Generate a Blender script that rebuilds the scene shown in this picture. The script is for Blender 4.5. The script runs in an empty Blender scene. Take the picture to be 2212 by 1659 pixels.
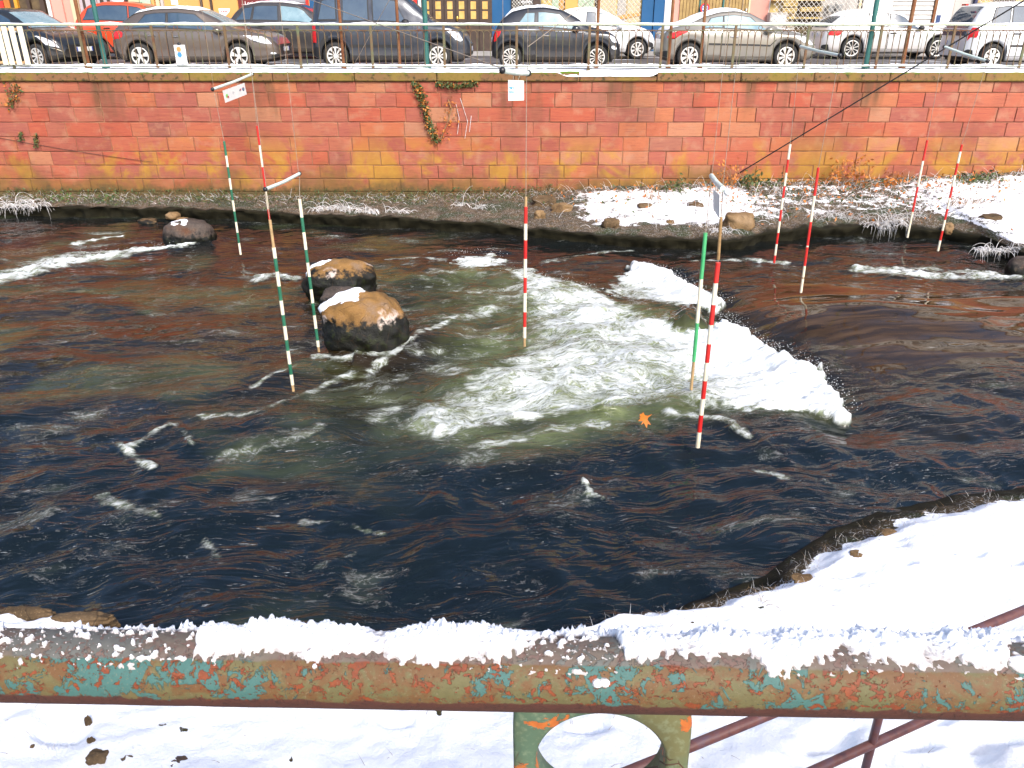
import bpy, bmesh, math, random
import numpy as np
from mathutils import Vector, Matrix, noise as mnoise

SC = bpy.context.scene
COL = SC.collection
R = math.radians
PI = math.pi

# ------------------------------------------------------------------ camera, sky, sun, exposure
EYE = 4.3                       # eye height above the water (z = 0)
PITCH = R(24.8)
FPX, CX, CY = 1722.0, 1106.0, 829.5     # focal length and centre of a 2212 x 1659 picture
cam = bpy.data.cameras.new('camera')
cam.lens = 36.0 * FPX / 2212.0
cam.sensor_width = 36.0
cam.clip_start = 0.05
cam.clip_end = 400
cam_ob = bpy.data.objects.new('camera', cam)
cam_ob.location = (0, 0, EYE)
cam_ob.rotation_euler = (PI / 2 - PITCH, 0, 0)
COL.objects.link(cam_ob)
SC.camera = cam_ob

SUN_EL, SUN_AZ = R(40), R(24)   # the sun stands behind the camera, a little to the right
to_sun = Vector((math.sin(SUN_AZ) * math.cos(SUN_EL), -math.cos(SUN_AZ) * math.cos(SUN_EL), math.sin(SUN_EL)))
world = bpy.data.worlds.new('World')
SC.world = world
world.use_nodes = True
wn = world.node_tree
sky = wn.nodes.new('ShaderNodeTexSky')
sky.sky_type = 'NISHITA'
sky.sun_disc = False
sky.air_density = 0.75
sky.dust_density = 2.5
sky.sun_elevation = SUN_EL
sky.sun_rotation = math.atan2(to_sun.x, to_sun.y)
wn.links.new(sky.outputs[0], wn.nodes['Background'].inputs[0])
wn.nodes['Background'].inputs[1].default_value = 0.12
sl = bpy.data.lights.new('sun', 'SUN')
sl.energy = 1.5
sl.angle = R(16)
sl.color = (1.0, 0.95, 0.87)
so = bpy.data.objects.new('sun', sl)
so.rotation_euler = to_sun.to_track_quat('Z', 'Y').to_euler()
so.location = (4, -8, 14)
COL.objects.link(so)
SC.view_settings.view_transform = 'Standard'
SC.view_settings.look = 'None'
SC.view_settings.exposure = 1.5
SC.view_settings.gamma = 1.0
SC.view_settings.use_curve_mapping = False

# ------------------------------------------------------------------ places: a sight line met with a plane of the world
def ray(px, py):
    a, u = (px - CX) / FPX, (CY - py) / FPX
    return Vector((a, math.cos(PITCH) + u * math.sin(PITCH), -math.sin(PITCH) + u * math.cos(PITCH)))
ORG = Vector((0, 0, EYE))
def at_z(px, py, z=0.0):
    d = ray(px, py); return ORG + d * ((z - EYE) / d.z)
def at_y(px, py, y):
    d = ray(px, py); return ORG + d * (y / d.y)
def at_d(px, py, dist):
    return ORG + ray(px, py) * dist
def at_plane(px, py, p0, n):
    d = ray(px, py); return ORG + d * ((p0 - ORG).dot(n) / d.dot(n))

# ------------------------------------------------------------------ object helpers
ORIGIN = {}
def tag(o, label=None, cat=None, group=None, kind=None):
    if label: o['label'] = label
    if cat: o['category'] = cat
    if group: o['group'] = group
    if kind: o['kind'] = kind
    return o
def thing(name, loc, label, cat, group=None):
    o = bpy.data.objects.new(name, None)
    o.empty_display_size = 0.2
    o.location = loc
    COL.objects.link(o)
    ORIGIN[o.name] = Vector(loc)
    return tag(o, label, cat, group)
def link_mesh(name, me, parent=None, loc=None):
    o = bpy.data.objects.new(name, me)
    COL.objects.link(o)
    if parent is not None:
        o.parent = parent
    if loc is not None:
        o.location = loc
    return o

class MB:
    """collects vertices and faces in world space"""
    def __init__(s):
        s.v = []; s.f = []; s.m = []; s.sm = []
    def add(s, vs, fs, mi=0, smooth=False):
        b = len(s.v)
        s.v.extend([tuple(p) for p in vs])
        for f in fs:
            s.f.append(tuple(i + b for i in f)); s.m.append(mi); s.sm.append(smooth)
    def box(s, a, b, mi=0):
        (x0, y0, z0), (x1, y1, z1) = a, b
        s.add([(x0, y0, z0), (x1, y0, z0), (x1, y1, z0), (x0, y1, z0), (x0, y0, z1), (x1, y0, z1), (x1, y1, z1), (x0, y1, z1)],
              [(0, 3, 2, 1), (4, 5, 6, 7), (0, 1, 5, 4), (1, 2, 6, 5), (2, 3, 7, 6), (3, 0, 4, 7)], mi)
    def bevbox(s, a, b, e=0.01, mi=0):
        (x0, y0, z0), (x1, y1, z1) = a, b
        bm = bmesh.new()
        bmesh.ops.create_cube(bm, size=1)
        for v in bm.verts:
            v.co = Vector(((x0 + x1) / 2 + v.co.x * (x1 - x0), (y0 + y1) / 2 + v.co.y * (y1 - y0), (z0 + z1) / 2 + v.co.z * (z1 - z0)))
        bmesh.ops.bevel(bm, geom=bm.edges[:], offset=e, segments=1, affect='EDGES')
        s.bm(bm, mi)
    def bm(s, bm, mi=0, smooth=False):
        bm.verts.index_update()
        s.add([v.co[:] for v in bm.verts], [[v.index for v in f.verts] for f in bm.faces], mi, smooth)
        bm.free()
    def tube(s, pts, r, seg=8, mi=0, cap=True):
        pts = [Vector(p) for p in pts]
        rr = r if isinstance(r, (list, tuple)) else [r] * len(pts)
        vs = []
        for i, p in enumerate(pts):
            t = (pts[min(i + 1, len(pts) - 1)] - pts[max(i - 1, 0)]).normalized()
            up = Vector((0, 0, 1)) if abs(t.z) < 0.9 else Vector((1, 0, 0))
            a = t.cross(up).normalized(); b = a.cross(t)
            for k in range(seg):
                w = 2 * PI * k / seg
                vs.append(p + (a * math.cos(w) + b * math.sin(w)) * rr[i])
        fs = []
        for i in range(len(pts) - 1):
            for k in range(seg):
                fs.append((i * seg + k, i * seg + (k + 1) % seg, (i + 1) * seg + (k + 1) % seg, (i + 1) * seg + k))
        s.add(vs, fs, mi, True)
        if cap:
            s.add(vs[:seg], [tuple(range(seg))[::-1]], mi)
            s.add(vs[-seg:], [tuple(range(seg))], mi)
    def grid(s, P, mi=0, smooth=True):
        n, m = len(P), len(P[0])
        s.add([p for row in P for p in row],
              [(i * m + j, i * m + j + 1, (i + 1) * m + j + 1, (i + 1) * m + j) for i in range(n - 1) for j in range(m - 1)], mi, smooth)
    def ball(s, c, rad, mi=0, sub=2):
        bm = bmesh.new()
        bmesh.ops.create_icosphere(bm, subdivisions=sub, radius=1)
        rad = rad if isinstance(rad, (tuple, list)) else (rad,) * 3
        for v in bm.verts:
            v.co = Vector((c[0] + v.co.x * rad[0], c[1] + v.co.y * rad[1], c[2] + v.co.z * rad[2]))
        s.bm(bm, mi, True)
    def prism(s, loop, off, mi=0):
        """loop of points pushed along the vector off"""
        n = len(loop); loop = [Vector(p) for p in loop]; off = Vector(off)
        s.add(loop + [p + off for p in loop],
              [tuple(range(n))[::-1], tuple(range(n, 2 * n))] + [(i, (i + 1) % n, n + (i + 1) % n, n + i) for i in range(n)], mi)
    def mesh(s, name, mats, org=(0, 0, 0)):
        me = bpy.data.meshes.new(name)
        o = Vector(org)
        me.from_pydata([(p[0] - o.x, p[1] - o.y, p[2] - o.z) for p in s.v], [], s.f)
        mats = mats if isinstance(mats, (list, tuple)) else [mats]
        for m in mats: me.materials.append(m)
        me.polygons.foreach_set('material_index', s.m)
        me.polygons.foreach_set('use_smooth', s.sm)
        me.update()
        return me
    def build(s, name, mats, parent=None, loc=None):
        """a part of parent, or with no parent a top-level object standing at loc"""
        if parent is not None:
            o = link_mesh(name, s.mesh(name, mats, ORIGIN[parent.name]), parent)
            ORIGIN[o.name] = ORIGIN[parent.name]
            return o
        if loc is None:
            a = np.array(s.v); loc = ((a[:, 0].min() + a[:, 0].max()) / 2, (a[:, 1].min() + a[:, 1].max()) / 2, a[:, 2].min())
        o = link_mesh(name, s.mesh(name, mats, loc), None, loc)
        ORIGIN[o.name] = Vector(loc)
        return o

# ------------------------------------------------------------------ numpy noise and distance fields
def _hash(ix, iy, seed):
    h = (ix.astype(np.int64) * 374761393 + iy.astype(np.int64) * 668265263 + seed * 1442695041) & 0xFFFFFFFF
    h = ((h ^ (h >> 13)) * 1274126177) & 0xFFFFFFFF
    return ((h ^ (h >> 16)) & 0xFFFFFF) / float(0xFFFFFF)
def perlin(x, y, seed=0):
    xi, yi = np.floor(x), np.floor(y)
    fx, fy = x - xi, y - yi
    u, v = fx * fx * fx * (fx * (fx * 6 - 15) + 10), fy * fy * fy * (fy * (fy * 6 - 15) + 10)
    def g(dx, dy):
        a = _hash(xi + dx, yi + dy, seed) * 2 * np.pi
        return np.cos(a) * (fx - dx) + np.sin(a) * (fy - dy)
    n0 = g(0, 0) * (1 - u) + g(1, 0) * u
    n1 = g(0, 1) * (1 - u) + g(1, 1) * u
    return (n0 * (1 - v) + n1 * v) * 1.5
def fbm(x, y, seed=0, octv=4, gain=0.5):
    t, a, s = 0, 1.0, 0
    for k in range(octv):
        t = t + a * perlin(x * 2 ** k, y * 2 ** k, seed + k * 7); s += a; a *= gain
    return t / s
def sstep(a, b, x):
    t = np.clip((x - a) / (b - a), 0, 1)
    return t * t * (3 - 2 * t)
def seg_dist(X, Y, pts, closed=False):
    d = np.full(X.shape, 1e9); tt = np.zeros(X.shape); n = len(pts)
    for i in range(n if closed else n - 1):
        (ax, ay), (bx, by) = pts[i], pts[(i + 1) % n]
        vx, vy = bx - ax, by - ay
        t = np.clip(((X - ax) * vx + (Y - ay) * vy) / (vx * vx + vy * vy + 1e-12), 0, 1)
        e = np.hypot(X - ax - t * vx, Y - ay - t * vy)
        k = e < d
        d = np.where(k, e, d); tt = np.where(k, (i + t) / max(n - 1, 1), tt)
    return d, tt
def poly_sd(X, Y, pts):
    """signed distance, positive inside"""
    d, _ = seg_dist(X, Y, pts, True)
    ins = np.zeros(X.shape, bool); n = len(pts)
    for i in range(n):
        (ax, ay), (bx, by) = pts[i], pts[(i + 1) % n]
        c = ((ay > Y) != (by > Y)) & (X < (bx - ax) * (Y - ay) / (by - ay + 1e-12) + ax)
        ins ^= c
    return np.where(ins, d, -d)
def wpts(L, z=0.0):
    return [tuple(at_z(px, py, z))[:2] for px, py in L]
def grid_mesh(name, X, Y, Z, keep=None, attrs=None, mat=None):
    """a sheet from numpy arrays (rows, columns)"""
    n, m = X.shape
    co = np.stack([X, Y, Z], -1).reshape(-1, 3).astype(np.float32)
    idx = np.arange(n * m).reshape(n, m)
    q = np.stack([idx[:-1, :-1], idx[:-1, 1:], idx[1:, 1:], idx[1:, :-1]], -1).reshape(-1, 4)
    if keep is not None:
        k = (keep[:-1, :-1] | keep[:-1, 1:] | keep[1:, 1:] | keep[1:, :-1]).reshape(-1)
        q = q[k]
        used = np.zeros(n * m, bool); used[q.reshape(-1)] = True
        new = np.cumsum(used) - 1
        q = new[q]; co = co[used]
    else:
        used = np.ones(n * m, bool)
    me = bpy.data.meshes.new(name)
    me.vertices.add(len(co)); me.vertices.foreach_set('co', co.reshape(-1))
    me.loops.add(q.size); me.loops.foreach_set('vertex_index', q.reshape(-1).astype(np.int32))
    me.polygons.add(len(q))
    me.polygons.foreach_set('loop_start', np.arange(0, q.size, 4, dtype=np.int32))
    me.polygons.foreach_set('loop_total', np.full(len(q), 4, np.int32))
    me.polygons.foreach_set('use_smooth', np.ones(len(q), bool))
    for an, av in (attrs or {}).items():
        if av.ndim == 3:
            at = me.attributes.new(an, 'FLOAT_VECTOR', 'POINT'); at.data.foreach_set('vector', av.reshape(-1, 3)[used].astype(np.float32).reshape(-1))
        else:
            at = me.attributes.new(an, 'FLOAT', 'POINT'); at.data.foreach_set('value', av.reshape(-1)[used].astype(np.float32))
    if mat: me.materials.append(mat)
    me.update(); me.validate()
    return me

# ------------------------------------------------------------------ materials
class NT:
    def __init__(s, name):
        s.mat = bpy.data.materials.new(name); s.mat.use_nodes = True
        s.t = s.mat.node_tree; s.p = s.t.nodes['Principled BSDF']
    def n(s, typ, inp=None, **kw):
        x = s.t.nodes.new('ShaderNode' + typ)
        for k, v in kw.items(): setattr(x, k, v)
        for k, v in (inp or {}).items(): s.put(x.inputs[k], v)
        return x
    def put(s, sock, v):
        if isinstance(v, bpy.types.NodeSocket): s.t.links.new(v, sock)
        elif isinstance(v, bpy.types.Node): s.t.links.new(v.outputs[0], sock)
        else:
            if sock.type == 'RGBA' and len(v) == 3: v = (*v, 1)
            sock.default_value = v
    def noise(s, co, scale, detail=4, rough=0.55, dist=0.0):
        return s.n('TexNoise', {'Vector': co, 'Scale': scale, 'Detail': detail, 'Roughness': rough, 'Distortion': dist}).outputs[0]
    def ramp(s, fac, stops, interp='LINEAR'):
        x = s.n('ValToRGB', {'Fac': fac}); e = x.color_ramp.elements
        x.color_ramp.interpolation = interp
        while len(e) < len(stops): e.new(0.5)
        for k, (p, c) in enumerate(stops):
            e[k].position = p; e[k].color = (*c, 1) if not isinstance(c, float) else (c, c, c, 1)
        return x.outputs[0]
    def mix(s, f, a, b, mode='MIX'):
        x = s.n('Mix', data_type='RGBA', blend_type=mode)
        s.put(x.inputs[0], f); s.put(x.inputs[6], a); s.put(x.inputs[7], b)
        return x.outputs[2]
    def math(s, op, a, b=0.0, c=None, clamp=False):
        x = s.n('Math', operation=op, use_clamp=clamp)
        s.put(x.inputs[0], a); s.put(x.inputs[1], b)
        if c is not None: s.put(x.inputs[2], c)
        return x.outputs[0]
    def step(s, v, a, b):
        x = s.n('MapRange', {'Value': v, 'From Min': a, 'From Max': b}, interpolation_type='SMOOTHSTEP')
        return x.outputs[0]
    def pos(s):
        return s.n('NewGeometry').outputs['Position']
    def obj(s):
        return s.n('TexCoord').outputs['Object']
    def scl(s, co, sc):
        return s.n('Mapping', {'Vector': co, 'Scale': sc}).outputs[0]
    def xyz(s, co):
        return s.n('SeparateXYZ', {'Vector': co}).outputs
    def attr(s, name, vec=False):
        return s.n('Attribute', attribute_name=name).outputs['Vector' if vec else 'Fac']
    def rand(s):
        return s.n('ObjectInfo').outputs['Random']
    def bump(s, h, strength=0.4, dist=0.02):
        s.put(s.p.inputs['Normal'], s.n('Bump', {'Height': h, 'Strength': strength, 'Distance': dist}))
    def set(s, **kw):
        for k, v in kw.items(): s.put(s.p.inputs[k.replace('_', ' ')], v)
        return s.mat
def M(name, cols, scale=6, rough=0.6, metal=0.0, bump=0.0, bscale=40, coat=0.0, detail=5, bdist=0.01, world=True):
    """a plain surface whose colour wanders between the given ones"""
    t = NT(name)
    co = t.pos() if world else t.obj()
    if not isinstance(cols[0], (tuple, list)): cols = [cols, tuple(c * 0.82 for c in cols)]
    k = len(cols)
    c = t.ramp(t.noise(co, scale, detail), [(0.3 + 0.4 * i / max(k - 1, 1), tuple(cc)) for i, cc in enumerate(cols)])
    r = t.ramp(t.noise(co, scale * 2.3, 3), [(0.3, float(max(rough - 0.08, 0.02))), (0.7, float(min(rough + 0.08, 1)))])
    t.set(Base_Color=c, Roughness=r, Metallic=metal, Coat_Weight=coat)
    if bump: t.bump(t.noise(co, bscale, 5), bump, bdist)
    return t.mat

# ================================================================== MATERIALS OF THE SETTING
def mat_snow(name='snow'):
    t = NT(name); co = t.pos()
    n1 = t.noise(co, 14, 5); n2 = t.noise(co, 90, 4)
    c = t.ramp(n1, [(0.3, (0.82, 0.85, 0.89)), (0.6, (0.9, 0.91, 0.92))])
    t.bump(t.math('ADD', n1, t.math('MULTIPLY', n2, 0.35)), 0.5, 0.02)
    return t.set(Base_Color=c, Roughness=0.75)
SNOW = mat_snow()

def mat_stone_block():
    t = NT('red_sandstone'); co = t.pos(); r = t.rand(); z = t.xyz(co)
    base = t.ramp(r, [(0.0, (0.25, 0.06, 0.038)), (0.18, (0.32, 0.085, 0.05)), (0.38, (0.27, 0.075, 0.052)), (0.55, (0.36, 0.108, 0.055)),
                      (0.72, (0.34, 0.068, 0.034)), (0.86, (0.37, 0.115, 0.045)), (0.95, (0.37, 0.16, 0.085)), (1.0, (0.21, 0.06, 0.045))])
    bed = t.noise(t.scl(co, (1.2, 1.2, 16)), 2.2, 6, 0.65, 0.6)      # bedding streaks
    blot = t.noise(co, 3.0, 6, 0.6)
    grain = t.noise(co, 45, 4, 0.7)
    c = t.mix(t.math('MULTIPLY', t.step(bed, 0.5, 0.75), 0.75), base, (0.38, 0.115, 0.055))
    c = t.mix(t.math('MULTIPLY', t.step(bed, 0.5, 0.26), 0.65), c, (0.17, 0.03, 0.025))
    c = t.mix(t.math('MULTIPLY', t.step(blot, 0.5, 0.7), 0.6), c, (0.35, 0.17, 0.10))          # pale salts
    c = t.mix(t.math('MULTIPLY', t.step(grain, 0.52, 0.75), 0.5), c, (0.2, 0.06, 0.045))
    # yellow lichen on the lower half, in patches
    lich = t.math('MULTIPLY', t.step(t.noise(co, 0.75, 6, 0.65, 0.5), 0.47, 0.58), t.step(z[2], 2.0, 0.85))
    c = t.mix(t.math('MULTIPLY', lich, 0.85), c, t.mix(t.noise(co, 6, 5), (0.30, 0.13, 0.018), (0.42, 0.24, 0.02)))
    lo = t.math('MULTIPLY', t.step(t.math('ADD', z[2], t.math('MULTIPLY', t.noise(co, 0.8, 6, 0.62), 2.2)), 2.05, 1.35), 0.85)
    c = t.mix(lo, c, t.mix(t.noise(co, 5, 5), (0.09, 0.045, 0.012), (0.22, 0.115, 0.022)))
    moss = t.step(t.math('ADD', z[2], t.math('MULTIPLY', t.noise(co, 2.5, 6, 0.7), 0.9)), 0.98, 0.72)
    c = t.mix(t.math('MULTIPLY', moss, 0.9), c, (0.06, 0.05, 0.015))
    # dark run marks under the coping
    run = t.math('MULTIPLY', t.step(t.noise(t.scl(co, (1.1, 1, 0.12)), 1.5, 5), 0.5, 0.68), t.step(t.math('ADD', z[2], t.math('MULTIPLY', t.noise(co, 1.3, 3), 0.8)), 2.2, 3.1))
    damp = t.math('MULTIPLY', t.step(t.noise(t.scl(co, (1, 1, 0.7)), 0.55, 5, 0.6, 0.4), 0.5, 0.64), 0.45)
    c = t.mix(damp, c, t.mix(0.55, c, (0.06, 0.025, 0.014)))
    c = t.mix(t.math('MULTIPLY', run, 0.85), c, (0.1, 0.05, 0.02))
    t.bump(t.math('ADD', t.math('MULTIPLY', bed, 0.6), t.math('MULTIPLY', grain, 0.5)), 0.55, 0.02)
    return t.set(Base_Color=c, Roughness=0.85)
STONE = mat_stone_block()

def mat_mortar():
    t = NT('mortar'); co = t.pos(); z = t.xyz(co)
    c = t.ramp(t.noise(co, 2.2, 6), [(0.3, (0.10, 0.05, 0.028)), (0.5, (0.22, 0.10, 0.055)), (0.68, (0.32, 0.19, 0.10))])
    c = t.mix(t.step(t.math('ADD', z[2], t.math('MULTIPLY', t.noise(co, 2, 5), 0.8)), 1.2, 0.7), c, (0.12, 0.07, 0.02))
    t.bump(t.noise(co, 60, 4), 0.5, 0.01)
    return t.set(Base_Color=c, Roughness=0.9)
MORTAR = mat_mortar()

def mat_coping():
    t = NT('coping_stone'); co = t.pos(); z = t.xyz(co); r = t.rand()
    a = t.noise(co, 2.6, 6, 0.6); b = t.noise(co, 9, 6, 0.65)
    c = t.mix(a, t.ramp(r, [(0, (0.13, 0.065, 0.02)), (0.5, (0.17, 0.08, 0.03)), (1, (0.15, 0.10, 0.025))]), (0.2, 0.10, 0.045))
    c = t.mix(t.step(b, 0.5, 0.66), c, (0.045, 0.035, 0.01))
    m = t.math('ADD', z[2], t.math('MULTIPLY', b, 0.14))
    c = t.mix(t.step(m, 3.13, 3.17), c, (0.085, 0.15, 0.008))         # moss under the snow line
    c = t.mix(t.math('MULTIPLY', t.step(m, 3.005, 2.965), 0.8), c, (0.2, 0.17, 0.012))
    c = t.mix(t.math('MULTIPLY', t.step(t.noise(co, 1.1, 4), 0.5, 0.62), 0.6), c, (0.20, 0.15, 0.018))
    t.bump(b, 0.6, 0.02)
    return t.set(Base_Color=c, Roughness=0.9)
COPING = mat_coping()

def mat_water():
    t = NT('river_water'); co = t.pos()
    F = t.attr('foam'); T = t.attr('turbid'); fl = t.attr('flow', True); rip = t.attr('ripple')
    n1 = t.noise(fl, 3.0, 7, 0.64, 1.2)
    n2 = t.noise(t.scl(fl, (0.8, 1.2, 1)), 13.0, 5, 0.65, 0.6)
    n1b = t.noise(fl, 7.5, 6, 0.66, 1.4)
    rid = t.math('SUBTRACT', 1.0, t.math('MULTIPLY', t.math('MINIMUM', t.math('ABSOLUTE', t.math('SUBTRACT', n1, 0.5)), t.math('MULTIPLY', t.math('ABSOLUTE', t.math('SUBTRACT', n1b, 0.5)), 1.15)), 8.0))     # lace: bright where n1 is near 0.5
    pat = t.math('ADD', t.math('MULTIPLY', rid, 0.55), t.math('MULTIPLY', n2, 0.75))
    th = t.math('SUBTRACT', 1.24, t.math('MULTIPLY', F, 1.16))
    foam = t.n('MapRange', {'Value': t.math('SUBTRACT', pat, th), 'From Min': -0.22, 'From Max': 0.40}, interpolation_type='SMOOTHSTEP').outputs[0]
    foam = t.math('MULTIPLY', foam, t.step(F, 0.0, 0.12))
    # tiny bubbles and flecks on the current, plus glints painted as pale flecks
    fk = t.noise(t.scl(fl, (0.55, 1.4, 1)), 22, 4, 0.75, 0.9)
    fm = t.noise(fl, 0.8, 4, 0.6, 0.5)
    fleck = t.math('MULTIPLY', t.step(fk, 0.60, 0.70), t.math('MULTIPLY', t.step(fm, 0.45, 0.58), rip))
    foam = t.math('MAXIMUM', foam, t.math('MULTIPLY', fleck, 0.62))
    bed = t.noise(co, 0.55, 5, 0.6, 0.3)
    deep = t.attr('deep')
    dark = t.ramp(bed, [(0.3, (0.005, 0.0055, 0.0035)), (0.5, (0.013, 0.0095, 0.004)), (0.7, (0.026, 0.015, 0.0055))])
    dark = t.mix(deep, dark, t.mix(t.noise(fl, 2.0, 4), (0.003, 0.0045, 0.005), (0.006, 0.013, 0.018)))  # bluish reflection of the sky painted into the water's base colour
    tn = t.math('MULTIPLY', T, t.ramp(t.noise(fl, 1.3, 5, 0.6, 0.8), [(0.28, 0.3), (0.62, 1.0)]), clamp=True)
    green = t.ramp(t.noise(fl, 3.0, 6, 0.65, 0.8), [(0.3, (0.06, 0.07, 0.018)), (0.7, (0.17, 0.20, 0.09))])
    gla = t.attr('glass'); lines = t.noise(t.scl(fl, (0.5, 2.2, 1)), 3.2, 4, 0.55, 0.6)
    dark = t.mix(gla, dark, t.ramp(lines, [(0.3, (0.012, 0.007, 0.003)), (0.5, (0.04, 0.021, 0.0075)), (0.68, (0.075, 0.042, 0.018))]))
    c = t.mix(tn, dark, green)
    thin = t.n('MapRange', {'Value': t.math('SUBTRACT', pat, th), 'From Min': -0.34, 'From Max': 0.12}, interpolation_type='SMOOTHSTEP').outputs[0]
    c = t.mix(t.math('MULTIPLY', t.math('MULTIPLY', thin, t.step(F, 0.1, 0.5)), 0.35), c, (0.34, 0.39, 0.30))
    milk = t.math('MULTIPLY', t.step(F, 0.12, 0.70), t.ramp(t.noise(fl, 2.2, 6, 0.62, 0.9), [(0.3, 0.4), (0.6, 0.95)]))
    c = t.mix(milk, c, t.mix(t.step(F, 0.45, 0.95), (0.30, 0.345, 0.20), (0.64, 0.68, 0.59)))
    c = t.mix(foam, c, (0.74, 0.77, 0.77))
    rough = t.math('ADD', 0.05, t.math('MULTIPLY', foam, 0.6))
    r1 = t.noise(t.scl(fl, (0.8, 1.4, 1)), 4.6, 2, 0.5, 0.9)
    r2 = t.noise(t.scl(fl, (0.7, 1.3, 1)), 15, 2, 0.5, 0.5)
    h = t.math('ADD', t.math('MULTIPLY', r1, 1.0), t.math('MULTIPLY', r2, 0.09))
    h = t.math('MULTIPLY', h, rip)
    h = t.math('ADD', h, t.math('MULTIPLY', foam, t.math('ADD', 0.15, t.math('MULTIPLY', t.noise(fl, 34, 4, 0.65), 0.7))))
    t.bump(h, 0.8, 0.055)
    return t.set(Base_Color=c, Roughness=rough, IOR=1.33, Specular_IOR_Level=0.55)
WATER = mat_water()

def mat_bank():
    t = NT('river_bank'); co = t.pos(); z = t.xyz(co); S = t.attr('snow'); E = t.attr('edge')
    b = t.noise(co, 7, 6, 0.65); g = t.noise(co, 45, 4, 0.6)
    soil = t.ramp(b, [(0.28, (0.025, 0.018, 0.008)), (0.5, (0.075, 0.05, 0.025)), (0.72, (0.15, 0.10, 0.055))])
    soil = t.mix(t.step(t.noise(co, 1.7, 5), 0.47, 0.6), soil, (0.028, 0.034, 0.008))
    fro = t.math('MULTIPLY', t.step(g, 0.52, 0.66), 0.5)
    soil = t.mix(fro, soil, (0.6, 0.6, 0.6))                          # hoar frost on the gravel
    wet = t.mix(t.noise(co, 4, 5), (0.005, 0.005, 0.0025), (0.018, 0.015, 0.005))
    c = t.mix(E, soil, wet)
    f = t.step(t.math('ADD', t.math('MULTIPLY', t.math('SUBTRACT', b, 0.5), 0.9), t.math('ADD', S, t.math('MULTIPLY', t.math('SUBTRACT', g, 0.5), 0.5))), 0.44, 0.56)
    c = t.mix(f, c, (0.9, 0.91, 0.93))
    t.bump(t.math('ADD', b, t.math('MULTIPLY', g, 0.6)), 0.55, 0.03)
    return t.set(Base_Color=c, Roughness=0.85, Specular_IOR_Level=0.2)
BANK = mat_bank()

def mat_asphalt():
    t = NT('asphalt'); co = t.pos()
    c = t.ramp(t.noise(co, 1.2, 6), [(0.35, (0.055, 0.05, 0.05)), (0.6, (0.1, 0.09, 0.09))])
    c = t.mix(t.math('MULTIPLY', t.step(t.noise(t.scl(co, (0.5, 2.2, 1)), 0.9, 6), 0.6, 0.68), 0.9), c, (0.75, 0.77, 0.8))
    t.bump(t.noise(co, 120, 3), 0.3, 0.01)
    return t.set(Base_Color=c, Roughness=0.8)
ASPHALT = mat_asphalt()

def mat_rail():
    t = NT('rusty_teal_paint'); co = t.pos()
    a = t.noise(co, 24, 7, 0.66, 0.5); b = t.noise(co, 46, 7, 0.66, 0.7); d = t.noise(co, 130, 4, 0.6)
    m = t.noise(co, 6, 3)
    c = t.mix(d, t.mix(t.step(m, 0.4, 0.62), (0.072, 0.068, 0.022), (0.10, 0.062, 0.018)), (0.14, 0.125, 0.045))
    c = t.mix(t.math('MULTIPLY', t.step(a, 0.42, 0.56), 0.8), c, (0.13, 0.046, 0.009))
    teal = t.step(t.math('ADD', b, t.math('MULTIPLY', t.math('SUBTRACT', m, 0.5), 0.9)), 0.545, 0.565)
    c = t.mix(teal, c, t.mix(d, (0.028, 0.105, 0.095), (0.05, 0.15, 0.135)))
    n3 = t.noise(t.scl(co, (1, 1, 1.3)), 78, 7, 0.64, 0.4)
    rust = t.step(t.math('ADD', n3, t.math('MULTIPLY', t.math('SUBTRACT', t.noise(co, 13, 3), 0.5), 0.35)), 0.56, 0.58)
    c = t.mix(rust, c, t.mix(t.noise(co, 90, 4), (0.07, 0.010, 0.004), (0.30, 0.058, 0.004)))
    sp = t.noise(co, 260, 3, 0.7); c = t.mix(t.math('MULTIPLY', t.step(sp, 0.55, 0.75), 0.6), c, (0.045, 0.03, 0.015)); c = t.mix(t.math('MULTIPLY', t.step(sp, 0.42, 0.3), 0.35), c, (0.24, 0.2, 0.12))
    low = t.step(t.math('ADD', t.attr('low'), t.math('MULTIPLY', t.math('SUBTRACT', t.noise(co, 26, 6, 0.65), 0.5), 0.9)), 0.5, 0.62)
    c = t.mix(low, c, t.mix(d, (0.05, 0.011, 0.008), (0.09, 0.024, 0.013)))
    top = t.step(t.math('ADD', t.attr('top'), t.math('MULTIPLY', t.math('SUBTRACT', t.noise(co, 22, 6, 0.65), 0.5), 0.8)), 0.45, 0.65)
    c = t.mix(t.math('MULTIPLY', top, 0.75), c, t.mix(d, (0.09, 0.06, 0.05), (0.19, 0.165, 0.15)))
    hh = t.math('ADD', t.math('MULTIPLY', teal, 0.5), t.math('ADD', t.math('MULTIPLY', d, 0.35), t.math('MULTIPLY', rust, -0.5)))
    t.bump(hh, 0.9, 0.002)
    return t.set(Base_Color=t.mix(0.22, c, (0.02, 0.012, 0.006)), Roughness=0.7)
RAILPAINT = mat_rail()
def mat_crust():
    t = NT('crusty_snow'); co = t.pos(); k = t.attr('thick')
    n = t.noise(co, 300, 4, 0.7); m = t.noise(co, 110, 5, 0.65)
    f = t.step(t.math('ADD', k, t.math('MULTIPLY', t.math('SUBTRACT', m, 0.5), 0.9)), 0.12, 0.75)
    c = t.mix(f, t.mix(n, (0.2, 0.17, 0.16), (0.5, 0.47, 0.46)), (0.9, 0.91, 0.93))
    t.bump(t.math('ADD', m, t.math('MULTIPLY', n, 0.5)), 0.7, 0.004)
    return t.set(Base_Color=c, Roughness=0.7)
CRUST = mat_crust()

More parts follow.
